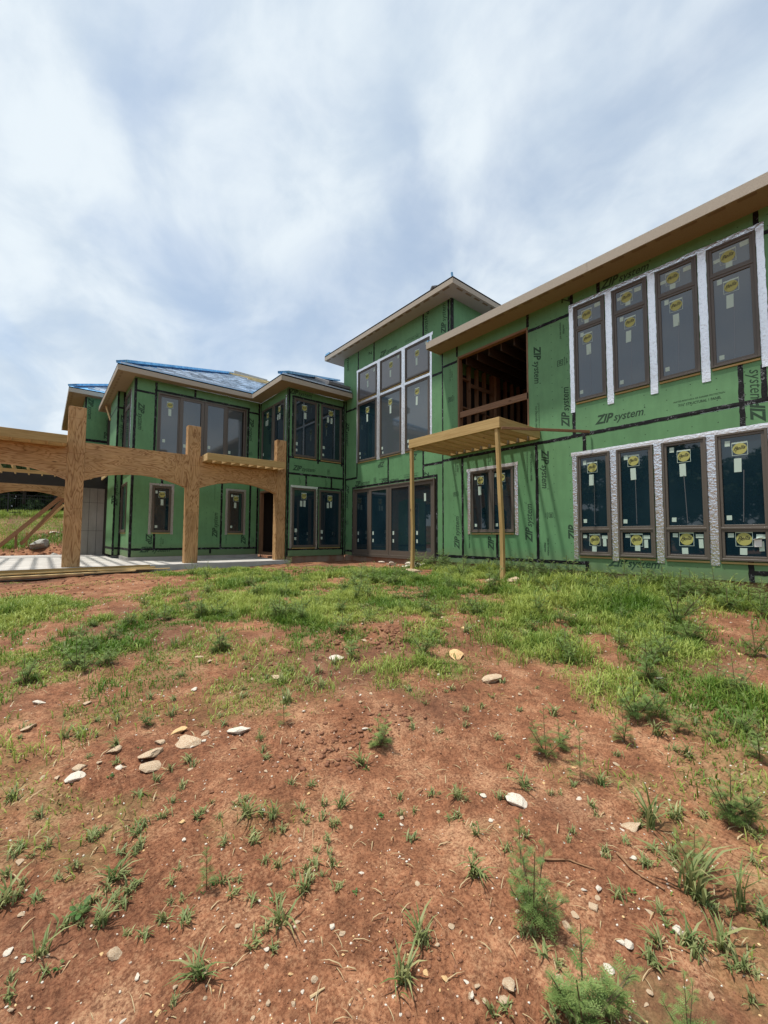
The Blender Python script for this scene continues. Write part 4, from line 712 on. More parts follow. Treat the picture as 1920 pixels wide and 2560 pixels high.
for (x, y, bx, by) in ((8.0, 5.63, 8.04, 5.55), (8.0, 8.50, 8.0, 8.47)):
    gzv = float(gz(bx, by)); mb = MB(); n = 6
    pts = [Vector((x+(bx-x)*i/n+.012*math.sin(i*1.7), y+(by-y)*i/n+.015*math.sin(i*1.1+1), 2.49+(gzv+.03-2.49)*i/n)) for i in range(n+1)]
    s_ = .042; vs = [v for p in pts for v in ((p.x-s_, p.y-s_, p.z), (p.x+s_, p.y-s_, p.z), (p.x+s_, p.y+s_, p.z), (p.x-s_, p.y+s_, p.z))]; fs = [(0, 1, 2, 3), (4*n+3, 4*n+2, 4*n+1, 4*n)]
    for i in range(n):
        for j in range(4): fs.append((i*4+j, i*4+4+j, i*4+4+(j+1) % 4, i*4+(j+1) % 4))
    u_(mb.add(vs, fs), 'post', 'pt_z')
board((7.97, 5.50, 2.47), (9.66, 4.30, 2.43), .04, .06, 'brown_x', 'thin grey brown batten bracing the deck corner back to the green wall', name='timber_batten', cat='batten')

# ------------------------------------------------------------------ stones
def rock_mesh(seed, name='rock', flat=.5, n=2):
    import bmesh
    r = random.Random(seed); bm = bmesh.new(); bmesh.ops.create_icosphere(bm, subdivisions=n, radius=1)
    pl = [(Vector((r.uniform(-1, 1), r.uniform(-1, 1), r.uniform(-.7, 1))).normalized(), r.uniform(.30, .72)) for _ in range(8)]
    for v in bm.verts:
        for nrm, d in pl:
            k = v.co.dot(nrm)
            if k > d: v.co -= nrm*(k-d)*.95
        v.co += Vector((r.uniform(-1, 1), r.uniform(-1, 1), r.uniform(-1, 1)))*.06
        v.co.z *= flat
    me = bpy.data.meshes.new(name); bm.to_mesh(me); bm.free(); return me
RV = {}
def rock(x, y, size, hr, m, name='stone', asp=None, sink=.4, rz=None):
    k = (m, random.randrange(7)); flat = min(.55 if hr < 1 else .75, max(.34, hr*.65))
    if k not in RV: me_ = rock_mesh(k[1]*13+5, 'stone', 1.0, 2 if size < .05 else 2); me_.materials.append(M[m]); RV[k] = me_
    o = link(name, RV[k], None); a = asp or random.uniform(.55, 1.1); z = float(gz(x, y)); o.location = (x, y, z+size*flat*(1-sink)*.6)
    o.scale = (size*1.25, size*a*1.1, size*flat*1.0); o.rotation_euler = (random.uniform(-.25, .25), random.uniform(-.25, .25), random.uniform(0, 6.3) if rz is None else rz); return o
ROCKS = [(0.85,3.20,0.096,0.58),(0.84,3.40,0.063,0.63),(0.98,3.25,0.036,1.00),(0.69,3.33,0.052,0.96),(0.62,3.19,0.105,0.38),(0.61,3.07,0.077,0.56),(0.42,3.38,0.062,0.75),(0.25,3.33,0.061,0.42),(0.22,3.22,0.069,0.64),(1.17,3.10,0.101,0.40),(0.86,3.13,0.030,0.73),(1.83,3.90,0.069,0.64),(2.55,3.91,0.102,0.37),(3.36,6.21,0.120,0.47),(1.13,4.09,0.050,0.88),(1.43,5.00,0.060,0.45),(1.47,4.78,0.040,0.43),(0.05,4.68,0.065,0.42),(-0.01,4.15,0.074,0.33),(0.36,4.44,0.052,0.38),(1.67,3.03,0.023,0.91),(1.53,2.79,0.020,0.70),(3.20,4.28,0.046,0.40),(1.94,2.56,0.034,0.57),(0.13,3.30,0.030,0.67),(0.46,3.18,0.030,0.60),(0.43,3.18,0.035,0.71),(0.95,3.16,0.035,0.29),(0.35,3.30,0.025,0.88),(0.58,3.34,0.023,0.64),(1.12,2.49,0.019,0.82),(3.42,2.52,0.150,0.40),(3.63,3.14,0.132,0.51),(3.09,2.96,0.044,0.57),(4.51,3.76,0.047,0.71),(4.99,3.86,0.050,0.50),(3.34,2.15,0.026,0.64),(4.72,1.48,0.050,0.40),(4.45,1.77,0.035,0.32),(9.13,4.25,0.099,0.34),(7.89,1.88,0.046,0.40),(6.23,0.92,0.036,0.60),(3.42,0.92,0.032,0.73),(2.98,1.21,0.030,0.40),(3.90,0.65,0.041,0.40),(3.67,0.87,0.020,0.67),(3.57,1.05,0.020,0.56),(3.38,1.95,0.021,0.67),(0.27,1.86,0.034,1.00),(0.60,2.27,0.020,0.85),(-0.03,2.13,0.022,0.67),(0.94,1.46,0.017,1.31),(0.66,1.69,0.019,0.89),(0.79,1.33,0.018,1.33),(0.48,1.51,0.012,1.60),(1.11,1.49,0.015,0.82),(0.32,1.74,0.020,0.53),(0.34,1.70,0.012,1.22),(0.41,1.61,0.013,1.30),(0.64,1.37,0.015,1.20),(0.70,1.53,0.014,0.82),(0.58,1.36,0.011,0.89),(0.61,1.80,0.011,2.00),(-0.02,2.60,0.025,0.47),(0.79,2.60,0.017,0.50),(1.06,1.94,0.015,1.00),(0.85,1.45,0.009,1.71),(0.83,1.47,0.009,1.29),(0.70,1.31,0.011,1.33),(2.14,1.40,0.083,0.42),(2.44,0.93,0.059,0.43),(2.38,0.95,0.021,0.72),(2.35,0.98,0.021,0.48),(1.67,0.88,0.031,0.89),(1.76,0.72,0.022,1.31),(1.77,0.69,0.025,1.06),(1.63,0.70,0.021,0.75),(1.29,0.89,0.038,0.65),(1.25,0.88,0.024,0.55),(1.97,0.59,0.029,1.75),(2.15,0.45,0.024,1.56),(1.84,0.85,0.035,0.44),(1.74,0.88,0.022,0.75),(1.99,0.70,0.023,0.50),(1.75,0.95,0.017,0.80),(2.23,0.84,0.022,0.79),(2.15,0.95,0.014,1.00),(1.77,1.67,0.016,0.90),(1.19,1.20,0.011,1.22),(1.93,0.87,0.029,0.65),(1.88,0.91,0.016,0.73),(1.89,0.86,0.016,0.64),(1.17,0.96,0.012,1.10),(1.81,0.45,0.020,1.33),(0.97,1.12,0.007,1.33),(1.93,0.49,0.014,0.90),(1.34,1.39,0.021,0.53),(1.58,0.70,0.010,0.88)]
NAMED = {0: 'angular cream stone second left of the three beside the biggest pale slab at lower left', 1: 'small rust stained stone just above the biggest pale slab at lower left', 2: 'squarish tan stone right of the biggest pale slab at lower left', 3: 'brown and cream stone leaning left of the pale slab group', 4: 'long flat cream stone below the pale slab group', 5: 'flat pale stone lowest of the pale slab group', 6: 'upright pale wedge stone left of the pale slab group', 7: 'pinkish flat stone in the left foreground soil', 8: 'crumbly pale stone in front of the pinkish flat stone at left', 9: 'half buried tan stone right of the pale slab group', 11: 'blocky white stone in the middle of the bare soil', 12: 'flat white stone at the edge of the central weeds', 13: 'brown stained stone inside the bright grass left of centre', 14: 'pale stone behind a small seedling on the left soil', 15: 'flat pale stone at the edge of the left centre grass', 17: 'pale stone among the grass tufts at far left', 18: 'thin white stone at the lower edge of the left weeds', 31: 'large pointed pale limestone slab right of centre', 32: 'yellow crumbly stone among weeds right of centre', 33: 'yellowish stone just left of the large pointed slab', 49: 'pale angular stone alone on the bottom left soil', 52: 'upright tan stone in the bottom centre soil'}
GR_S = 'small pale limestone chips scattered on the red soil'
for i, (x, y, s_, hr) in enumerate(ROCKS):
    if i == 0: lab = 'biggest pale slab of the stone group at lower left'
    elif i in NAMED: lab = NAMED[i]
    else: lab = None
    m_ = 'limestone_yellow' if i in (1, 13, 32, 33, 34) else random.choice(['limestone', 'limestone_white', 'limestone']) 
    o = rock(x, y, s_*.78, hr, m_, 'stone', asp=random.uniform(.8, 1.3) if s_ > .03 else None)
    if lab: tag(o, lab, 'stone', 'larger stones on the soil')
    else: tag(o, 'small pale limestone chip lying on the red soil', 'stone', GR_S)
for k in range(150):
    a = YAW+random.uniform(-.72, .72); r_ = 1.5+6*random.random()**2.0; x, y = r_*math.sin(a), r_*math.cos(a)
    tag(rock(x, y, random.uniform(.006, .016)*(.6+r_*.22), .6, random.choice(['limestone', 'limestone_white', 'limestone_yellow', 'limestone'])), 'small pale limestone chip lying on the red soil', 'stone', GR_S)
for i, (x, y, s_, l) in enumerate([(9.35, 9.9, .34, 'biggest white rubble lump by the sliding door'), (9.25, 9.2, .28, 'white rubble lump right of the biggest one by the sliding door'), (9.1, 10.6, .22, 'white rubble lump left of the biggest one by the sliding door'), (9.3, 8.7, .20, 'white rubble lump nearest the thin left deck post'), (8.95, 9.6, .16, 'low white rubble piece in front of the biggest lump by the door'), (9.3, 11.4, .14, 'small white rubble piece farthest left by the door sill')]):
    tag(rock(x, y, s_, .55, 'limestone_white', 'rubble', sink=.35), l, 'rubble', 'white rubble heap below the sliding door')
for k in range(26): tag(rock(random.uniform(8.8, 9.6), random.uniform(8.3, 11.2), random.uniform(.04, .11), .6, 'limestone_white', 'rubble'), 'small white rubble chunk in the heap below the sliding door', 'rubble', 'small chunks of the rubble heap')
for (x, y, s_, l) in [(8.02, 5.48, .26, 'flat pale stone under the right deck post'), (7.82, 5.75, .18, 'pale stone left of the right deck post foot'), (8.0, 8.4, .26, 'flat pale stone under the left deck post'), (7.75, 8.75, .15, 'pale stone left of the left deck post foot'), (9.3, 4.0, .10, 'pale stone half hidden in weeds at the wall foot')]:
    tag(rock(x, y, s_, .35, 'limestone', sink=.85), l, 'stone', 'footing stones of the deck frame')
tag(rock(-.02, 25.4, .46, 1.0, 'boulder_rock', 'boulder', .7, .3, .3), 'weathered grey and white boulder in the grass behind the left post', 'boulder'); tag(rock(.42, 24.35, .24, 1.2, 'boulder_rock', 'boulder'), 'small grey boulder at the patio edge in front of the large one', 'boulder')
for (x, y, s_, l) in [(.6, 28.6, .30, 'pale stone on the earth mound far behind the left post'), (.1, 28.2, .22, 'left pale stone on the earth mound behind the patio'), (-1.2, 27.5, .10, 'tiny white stone in the lawn at far left')]: tag(rock(x, y, s_, .6, 'limestone_white'), l, 'stone', 'stones on the earth mound')
# clods of dug earth and pebbles: too small and too many to count
def scatter(name, kind_m, spots, meshes):
    vs = []; fs = []; k = 0
    for (x, y, s_) in spots:
        me = random.choice(meshes); a = random.uniform(0, 6.3); ca, sa = math.cos(a), math.sin(a); z = SCZ[(x, y)]; b_ = random.uniform(.6, 1.2); h_ = random.uniform(.4, .8)
        vs.append(np.stack([x+s_*(me[0][:, 0]*ca-me[0][:, 1]*b_*sa), y+s_*(me[0][:, 0]*sa+me[0][:, 1]*b_*ca), z+s_*(me[0][:, 2]*h_+.15)], -1)); fs.append(me[1]+k); k += len(me[0])
    o = link(name, np_mesh(name, np.vstack(vs), None, np.vstack(fs)), kind_m); o['kind'] = 'stuff'; return o
def lows(n=1):
    L = []
    for q in range(6):
        me = rock_mesh(q*7+1, 'tmp', 1, n); L.append((np.array([tuple(v.co) for v in me.vertices]), np.array([tuple(p.vertices) for p in me.polygons]))); bpy.data.meshes.remove(me)
    return L
LOWS = lows(1); SCZ = {}
def spots(n, f):
    P = [f() for _ in range(n)]; zz = gz(np.array([p[0] for p in P]), np.array([p[1] for p in P]))
    for p, z in zip(P, zz): SCZ[(p[0], p[1])] = float(z)
    return P
def polar(r1, r2, s0, s1, w=.78):
    a = YAW+random.uniform(-w, w); r_ = r1*(r2/r1)**random.random(); return (r_*math.sin(a), r_*math.cos(a), random.uniform(s0, s1)*(.5+.28*r_))
scatter('gravel', 'limestone_white', spots(1800, lambda: polar(1.3, 11, .0026, .0080)), LOWS); scatter('gravel', 'limestone_yellow', spots(700, lambda: polar(1.3, 10, .0025, .0075)), LOWS)
scatter('soil_crumbs', 'clod', spots(6500, lambda: polar(1.3, 9, .002, .0070)), LOWS)
def patch(cx, cy, rx, ry, s0, s1): return (random.gauss(cx, rx), random.gauss(cy, ry), random.uniform(s0, s1))
scatter('soil_clods', 'clod', spots(1500, lambda: random.choice([patch(6.7, 10.6, .7, .5, .03, .09), patch(1.75, 2.55, .35, .12, .008, .03), patch(5.6, 11.4, .5, .4, .03, .08), patch(0, 24.5, 1.2, .35, .03, .10), patch(.4, 28.4, .9, .5, .04, .12), patch(.2, 11.8, 1.5, .8, .02, .05), patch(1.15, 1.25, .12, .12, .004, .014), patch(3.3, 4.2, .5, .3, .02, .05)])), LOWS)
for (pts, r_, l) in [([(2.20, .90), (2.17, .84), (2.14, .76), (2.13, .68)], .007, 'long thin brown twig lying at lower right'), ([(.75, 1.29), (.80, 1.28)], .005, 'short straw coloured stick in the bottom centre soil'), ([(1.87, 1.10), (1.98, 1.02), (2.03, .93)], .005, 'bent dry root poking out of the lower right soil')]:
    n = 8; mb = MB(); P3 = []
    for i in range(n+1):
        t_ = i/n*(len(pts)-1); j = min(int(t_), len(pts)-2); f_ = t_-j; x = pts[j][0]*(1-f_)+pts[j+1][0]*f_; y = pts[j][1]*(1-f_)+pts[j+1][1]*f_; P3.append((x, y, float(gz(x, y))+r_*1.2))
    tag(mb.tube(P3, [r_*(1-.5*i/n) for i in range(n+1)], 6).build('twig', 'straw' if 'straw' in l else 'brown_x'), l, 'twig')

# ------------------------------------------------------------------ plants
def blade_arrays(P, h, w, az, bend, z):
    """n curved blades; returns verts (n*7,3), quads and tip triangles"""
    n = len(h); ca, sa = np.cos(az), np.sin(az); vs = []
    for k, (t_, ww) in enumerate(((0, .7), (.4, 1.0), (.75, .75))):
        off = bend*h*t_*t_; zz = h*(t_-.35*bend*t_*t_); cx = P[:, 0]+ca*off; cy = P[:, 1]+sa*off
        vs += [np.stack([cx-sa*w*ww/2, cy+ca*w*ww/2, z+zz], -1), np.stack([cx+sa*w*ww/2, cy-ca*w*ww/2, z+zz], -1)]
    vs.append(np.stack([P[:, 0]+ca*bend*h, P[:, 1]+sa*bend*h, z+h*(1-.45*bend)], -1)); V = np.stack(vs, 1).reshape(-1, 3); b = np.arange(n)[:, None]*7
    q = np.concatenate([b+np.array([[0, 1, 3, 2]]), b+np.array([[2, 3, 5, 4]])]); t_ = b+np.array([[4, 5, 6]]); return V, q, t_
def grass_mesh(name, P, h, w, bend, tone, mname, z=None):
    n = len(P); az = rng.uniform(0, 2*PI, n); zz = gz(P[:, 0], P[:, 1])-.005 if z is None else z
    V, q, t_ = blade_arrays(P, h, w, az, bend, zz); me = np_mesh(name, V, q, t_)
    tn = np.repeat(tone, 7)+np.tile([-.12, -.12, 0, 0, .05, .05, .12], n); vcol(me, 'tone', np.stack([tn]*3, -1).clip(0, 1)); me.materials.append(M[mname]); return me
CAND = 520000; a_ = YAW+rng.uniform(-.80, .80, CAND); r_ = 2.0+11.5*rng.random(CAND)**.75; GXc, GYc = r_*np.sin(a_), r_*np.cos(a_)
cvv = cover(GXc, GYc); keep = (rng.random(CAND) < cvv**1.2*.8*np.clip(r_/7, .35, 1)) & ~under(GXc, GYc) & (GXc < 9.66); P = np.stack([GXc, GYc], -1)[keep]
hh = np.zeros(len(P)); 
for (cx, cy, rt, rr, dn, h_) in GRASS:
    L = math.hypot(cx, cy); ux, uy = cx/L, cy/L; q = ((P[:, 0]-cx)*ux+(P[:, 1]-cy)*uy)/rr; s_ = (-(P[:, 0]-cx)*uy+(P[:, 1]-cy)*ux)/rt; hh = np.maximum(hh, h_*np.exp(-.5*(q*q+s_*s_)))
cl = .78+1.9*fbm(P[:, 0]*1.9, P[:, 1]*1.9, 3)+1.2*fbm(P[:, 0]*8, P[:, 1]*8, 2); hh = np.clip(hh*cl*rng.uniform(.5, 1.35, len(P)), .03, .5); dist = np.hypot(P[:, 0], P[:, 1])
tone = np.clip(.50+2.4*fbm(P[:, 0]*1.1+20, P[:, 1]*1.1, 3)+1.0*fbm(P[:, 0]*6+20, P[:, 1]*6, 2)+rng.normal(0, .22, len(P)), 0, 1)
o = link('grass', grass_mesh('grass', P, hh, (.004+.0008*dist)*rng.uniform(.6, 1.4, len(P)), rng.uniform(.2, 1.0, len(P)), tone, 'grass_leaf'), None); o['kind'] = 'stuff'
n = 60000; P = np.stack([rng.uniform(-8, 8, n), 24.2+14*rng.random(n)**1.2], -1); cvv = np.clip(S((P[:, 1]-24.9)/1.2)*(1-.9*np.exp(-((P[:, 0]-.4)**2/.8+(P[:, 1]-28.4)**2/.4)))*(.6+2*fbm(P[:, 0]*.8, P[:, 1]*.8, 3)), 0, 1); P = P[(rng.random(n) < cvv) & (P[:, 0] < 1.1+2*(P[:, 1] > 34))]
hb = np.where((P[:, 1] < 30) & (P[:, 0] > -1.4), .30, .14)*rng.uniform(.5, 1.4, len(P)); hb = np.where(P[:, 1] > 35, .5, hb)
tone = np.where((P[:, 1] < 30) & (P[:, 0] > -1.4), .0, .5)+rng.normal(0, .15, len(P)); tone = np.clip(tone, 0, 1)
o = link('field_grass', grass_mesh('field_grass', P, hb, .022*rng.uniform(.6, 1.4, len(P)), rng.uniform(.2, .9, len(P)), tone, 'grass_leaf'), None); o['kind'] = 'stuff'
# single grass tufts
def tuft_mesh(seed, kind):
    r = np.random.default_rng(seed); n = {0: 16, 1: 24, 2: 16}[kind]; P = r.normal(0, .012, (n, 2))
    h = {0: r.uniform(.02, .06, n), 1: r.uniform(.035, .12, n), 2: r.uniform(.14, .30, n)}[kind]; b = r.uniform(.3, 1.15, n) if kind == 0 else r.uniform(.3, 1.2, n) if kind == 1 else r.uniform(.1, .9, n)
    w = {0: .0075, 1: .008, 2: .011}[kind]*r.uniform(.6, 1.2, n); tone = np.clip(r.normal(.5, .25, n), 0, 1); return grass_mesh('grass_tuft', P, h, w, b, tone, 'tuft_leaf', z=np.zeros(n))
TM = {k: [tuft_mesh(k*10+s_, k) for s_ in range(6)] for k in (0, 1, 2)}
TUFTS = [(0.43,2.47,0),(0.46,2.50,0),(0.42,2.36,0),(0.17,2.41,0),(0.39,2.16,0),(0.35,2.14,0),(0.69,2.39,0),(0.78,2.32,0),(1.00,2.14,1),(1.01,2.05,0),(0.86,1.92,0),(1.00,1.76,0),(1.23,2.01,0),(1.27,1.94,0),(0.97,1.69,0),(0.50,2.07,0),(0.26,2.62,0),(0.08,2.64,0),(-0.02,2.70,1),(-0.05,2.39,1),(0.06,2.04,1),(0.48,1.59,1),(0.89,2.35,0),(0.88,2.09,0),(0.32,2.09,0),(1.11,1.71,0),(1.17,1.87,0),(0.44,1.89,0),(0.50,1.83,0),(0.13,2.13,0),(0.04,2.33,0),(0.67,1.93,0),(0.67,1.58,0),(0.79,1.60,1),(1.16,1.19,1),(1.02,1.14,1),(1.57,1.26,1),(2.32,1.48,1),(2.39,1.34,0),(1.85,1.79,0),(1.93,1.66,1),(1.81,1.56,0),(2.15,1.09,0),(2.17,0.94,0),(2.22,0.80,0),(2.20,0.62,2),(2.19,0.59,2),(2.19,0.56,1),(2.52,0.86,2),(2.69,0.80,1),(2.02,0.66,0),(1.94,0.57,0),(1.91,0.53,0),(1.78,0.60,0),(2.18,0.53,0),(2.84,0.50,0),(2.61,0.45,0),(2.27,0.45,2),(2.02,0.46,1),(1.99,0.40,1),(1.48,0.64,1),(1.19,0.88,0),(1.34,0.75,0),(1.49,0.87,0),(1.52,0.94,0),(2.26,0.38,1),(2.51,0.91,0),(2.43,1.12,0),(2.11,1.50,0)]
TG = {0: ('low spreading grass tuft sprouting from the bare red soil', 'low grass tufts on the bare soil'), 1: ('medium upright grass tuft on the bare red soil', 'medium grass tufts on the bare soil'), 2: ('tall broad bladed grass plant at the right of the foreground', 'tall broad bladed grass plants')}
def tuft(x, y, k, s_=1.0):
    o = link('grass_tuft', random.choice(TM[k]), None); o.location = (x, y, float(gz(x, y))-.004); o.rotation_euler = (0, 0, random.uniform(0, 6.3)); o.scale = (s_,)*3; tag(o, TG[k][0], 'grass tuft', TG[k][1])
for (x, y, k) in TUFTS:
    tuft(x, y, k, random.uniform(.8, 1.25)); 
    if k < 2: tuft(x+random.gauss(0, .04), y+random.gauss(0, .04), 0, random.uniform(.6, 1.1))
cnt = 0
while cnt < 210:
    a = YAW+random.uniform(-.76, .76); r_ = 1.9+5.2*random.random()**1.3; x, y = r_*math.sin(a), r_*math.cos(a); side = abs(a-YAW+.02)
    if random.random() > .30+.9*side*(r_ < 4)+.8*float(cover(x, y))+(r_ > 2.6)*.2: continue
    tuft(x, y, random.choice([0, 0, 0, 1]), random.uniform(.6, 1.2)*(.75+.12*r_)); cnt += 1
# low broad leaved seedlings
def seedling_mesh(seed):
    r = random.Random(seed); mb = MB(); tone = []
    for k in range(r.randint(7, 14)):
        a = r.uniform(0, 6.3); L = r.uniform(.35, 1); b = Vector((.3*math.cos(a)*L, .3*math.sin(a)*L, r.uniform(.1, .5))); d = Vector((math.cos(a), math.sin(a), r.uniform(-.1, .4))).normalized(); s_ = Vector((-math.sin(a), math.cos(a), 0)); ll = .42*r.uniform(.6, 1.1); w = ll*.30
        mb.add([b, b+d*ll*.35+s_*w, b+d*ll*.75+s_*w*.8, b+d*ll, b+d*ll*.75-s_*w*.8, b+d*ll*.35-s_*w], [(0, 1, 2, 3), (0, 3, 4, 5)]); t_ = r.uniform(.1, .9); tone += [t_]*6
        k0 = len(mb.v); mb.tube([(0, 0, 0), tuple(b)], [.012, .010], 3); tone += [.3]*(len(mb.v)-k0)
    me = mb.mesh('seedling'); vcol(me, 'tone', np.stack([np.array(tone)]*3, -1)); me.materials.append(M['broad_leaf']); return me
SM = [seedling_mesh(s_) for s_ in range(5)]
def seedling(x, y, s_, lab='small broad leaved seedling on the red soil', grp='broad leaved seedlings'):
    o = link('seedling', random.choice(SM), None); o.location = (x, y, float(gz(x, y))-.003); o.scale = (s_, s_, s_*.8); o.rotation_euler = (0, 0, random.uniform(0, 6.3)); tag(o, lab, 'seedling', grp)
seedling(.18, 2.13, .09, 'round leaved green clump at the left of the foreground, larger than other seedlings')
for k in range(70):
    a = YAW+random.uniform(-.75, .75); r_ = 1.7+4.5*random.random()**1.2; seedling(r_*math.sin(a), r_*math.cos(a), random.uniform(.018, .040)*(.7+.15*r_))
# dry stalks and litter lying about
n = 1500; a_ = YAW+rng.uniform(-.78, .78, n); r_ = 1.4+8*rng.random(n)**1.2; P = np.stack([r_*np.sin(a_), r_*np.cos(a_)], -1)
o = link('dry_litter', grass_mesh('dry_litter', P, rng.uniform(.012, .055, n)*(.8+.12*r_), .0022*(1+.4*r_)*rng.uniform(.5, 1.5, n), rng.uniform(1.0, 1.9, n), np.full(n, .9), 'dry_leaf'), None); o['kind'] = 'stuff'
# feathery ragweed like plants
def fern_mesh(seed, kind):
    """an upright stem with doubly divided leaves; unit height"""
    r = random.Random(seed); mb = MB(); tone = []
    def leaf(base, az, el, L, droop):
        d = Vector((math.cos(az)*math.cos(el), math.sin(az)*math.cos(el), math.sin(el))); side = d.cross(Vector((0, 0, 1))).normalized(); nst = 7; prev = None; t0 = r.uniform(.2, .8)
        for i in range(nst+1):
            t_ = i/nst; p = base+d*L*t_+Vector((0, 0, -droop*L*t_*t_))
            if prev is not None:
                a = (p-prev); wv = side*.006; k0 = len(mb.v); mb.add([prev-wv, prev+wv, p+wv*.7, p-wv*.7], [(0, 1, 2, 3)]); tone.extend([t0*.7]*4)
            if i > 0:
                pl = L*(.46*math.sin(PI*min(1, t_*.80+.12))+.04)
                for sg in (-1, 1):
                    pd = (side*sg*.8+d*.65+Vector((0, 0, r.uniform(-.15, .2)))).normalized(); ps = pd.cross(Vector((0, 0, 1))).normalized()
                    for j in range(4):
                        q = (j+1)/4; b0 = p+pd*pl*(q-.22)
                        for s2 in ((-1, 1) if j < 3 else (0,)):
                            ld = (pd*.9+ps*s2*.9).normalized(); ll = pl*(.40-.07*j); ww = ps if s2 == 0 else pd
                            tip = b0+ld*ll+Vector((0, 0, r.uniform(-.01, .02)*L)); wd = ww*ll*.17; md = b0+ld*ll*.5
                            mb.add([b0, md+wd, tip, md-wd], [(0, 1, 2, 3)]); tt = t0+r.uniform(-.15, .25); tone.extend([tt-.1, tt, tt+.15, tt])
            prev = p
    nb = {1: 1, 2: 4, 3: 6}[kind]; stems = [((0, 0, 0), (r.uniform(-.08, .08), r.uniform(-.08, .08), 1.0))]
    for k in range(nb-1): a = r.uniform(0, 6.28); stems.append(((0, 0, r.uniform(0, .15)), (.42*math.cos(a)*r.uniform(.6, 1.1), .42*math.sin(a)*r.uniform(.6, 1.1), r.uniform(.5, .88))))
    for (a, b) in stems:
        a, b = Vector(a), Vector(b); nl = {1: 15, 2: 10, 3: 10}[kind]; pts = [a+(b-a)*q for q in (0, .35, .7, 1)]; k0 = len(mb.v); mb.tube(pts, [.010, .009, .007, .004], 4, 1); tone.extend([.4]*(len(mb.v)-k0))
        for i in range(nl):
            t_ = .08+.92*(i/nl); az = i*2.4+r.uniform(-.4, .4); leaf(a+(b-a)*t_, az, .35+.75*t_, (.34-.20*t_)*r.uniform(.8, 1.15), .45)
    me = mb.mesh('ragweed_plant'); vcol(me, 'tone', np.stack([np.clip(np.array(tone), 0, 1)]*3, -1)); me.materials.append(M['fern_leaf']); me.materials.append(M['stem_red']); return me
FM = {k: [fern_mesh(k*31+s_, k) for s_ in range(3)] for k in (1, 2, 3)}
PLANTS = [(0.61,1.94,0.19,1),(1.56,0.96,0.30,3),(1.73,1.12,0.24,1),(1.38,0.68,0.29,3),(1.27,0.61,0.15,3),(1.57,0.45,0.21,2),(2.89,0.60,0.27,3),(2.87,0.53,0.24,2),(2.38,0.64,0.20,2),(2.69,1.54,0.31,2),(2.86,1.53,0.19,2),(2.63,1.28,0.32,1),(3.70,1.34,0.34,3),(3.87,1.26,0.28,2),(4.54,1.53,0.39,3),(6.90,1.95,0.67,3),(6.24,1.64,0.39,3),(5.28,1.62,0.39,2),(8.96,1.52,0.39,3),(8.39,1.67,0.41,3),(8.32,1.26,0.41,2),(8.82,2.42,0.50,3),(9.25,2.29,0.43,3),(8.21,3.79,0.41,3),(7.60,3.28,0.42,2),(6.99,3.83,0.42,2),(5.70,3.01,0.33,2),(5.32,2.08,0.35,2),(1.49,3.01,0.26,1),(0.67,3.64,0.14,3),(1.25,2.90,0.11,2),(0.51,6.00,0.25,3),(0.42,6.54,0.25,3),(0.77,6.25,0.27,3),(0.57,5.39,0.25,3),(0.39,5.27,0.24,2),(4.87,6.60,0.54,3),(4.41,6.15,0.43,2),(2.70,3.83,0.30,2),(3.39,3.40,0.31,3),(3.85,3.73,0.20,2),(0.18,2.13,0.09,2),(1.91,2.35,0.22,3),(3.30,1.28,0.25,2),(6.32,5.67,0.44,2),(8.20,6.81,0.50,2),(6.77,4.98,0.62,2),(7.73,4.66,0.57,2),(3.10,11.75,0.42,2),(3.13,10.48,0.43,2),(6.09,12.22,0.44,2),(8.55,7.95,0.33,2),(6.17,1.00,0.35,2),(3.79,0.88,0.19,2),(4.08,0.77,0.29,2),(3.73,0.61,0.26,2),(3.73,1.06,0.20,2)]
FL = ['single stem feathery seedling alone at the lower left', 'bushy feathery weed with a dense base left of the twig at lower right', 'slender feathery weed behind the dense one at lower right', 'tallest feathery weed at the bottom edge right of centre', 'feathery weed cut by the bottom edge right of centre', 'pale feathery weed at the bottom right corner', 'leafy weed bush at the right edge halfway down the soil', 'feathery weed just right of the leafy bush at the right edge', 'feathery weed behind the tall broad grass at lower right', 'upright feathery weed right of centre on bare soil', 'low feathery weed beside the upright one right of centre', 'thin feathery weed below the right hand weed patch', 'wide feathery weed at the front of the right weed patch', 'low feathery weed right of the wide one in the right weed patch', 'tall feathery weed in the column of weeds at right', 'tallest dark feathery weed in front of the big lower windows', 'dark feathery weed in front of the tallest one by the windows', 'feathery weed lower in the column of weeds at right']
for i, (x, y, h, k) in enumerate(PLANTS):
    h = max(.08, min(.66, h)); o = link('ragweed_plant', FM[k][i % 3], None); z = float(gz(x, y)); o.location = (x, y, z-.006); wd = h*random.uniform(.85, 1.15)*(1.0 if k != 3 else 1.15)*(1.25 if x > 8 else 1); o.scale = (wd, wd, h*1.05); o.rotation_euler = (random.uniform(-.1, .1), random.uniform(-.1, .1), random.uniform(0, 6.3))
    if i < len(FL): tag(o, FL[i], 'weed', 'feathery weeds')
    else: tag(o, 'feathery green weed growing among the grass between camera and house', 'weed', 'feathery weeds among the grass')
for k in range(125):
    while True:
        a = YAW+random.uniform(-.74, .74); r_ = random.uniform(4.5, 12.0); x, y = r_*math.sin(a), r_*math.cos(a)
        if x < 9.5 and not bool(under(x, y)) and float(cover(x, y)) > .45: break
    o = link('ragweed_plant', FM[random.choice((2, 3))][k % 3], None); h = random.uniform(.16, .40)*(1.35 if x > 7.6 else 1); o.location = (x, y, float(gz(x, y))-.01); o.scale = (h*1.2, h*1.2, h); o.rotation_euler = (0, 0, random.uniform(0, 6.3)); tag(o, 'feathery green weed growing among the grass between camera and house', 'weed', 'feathery weeds among the grass')
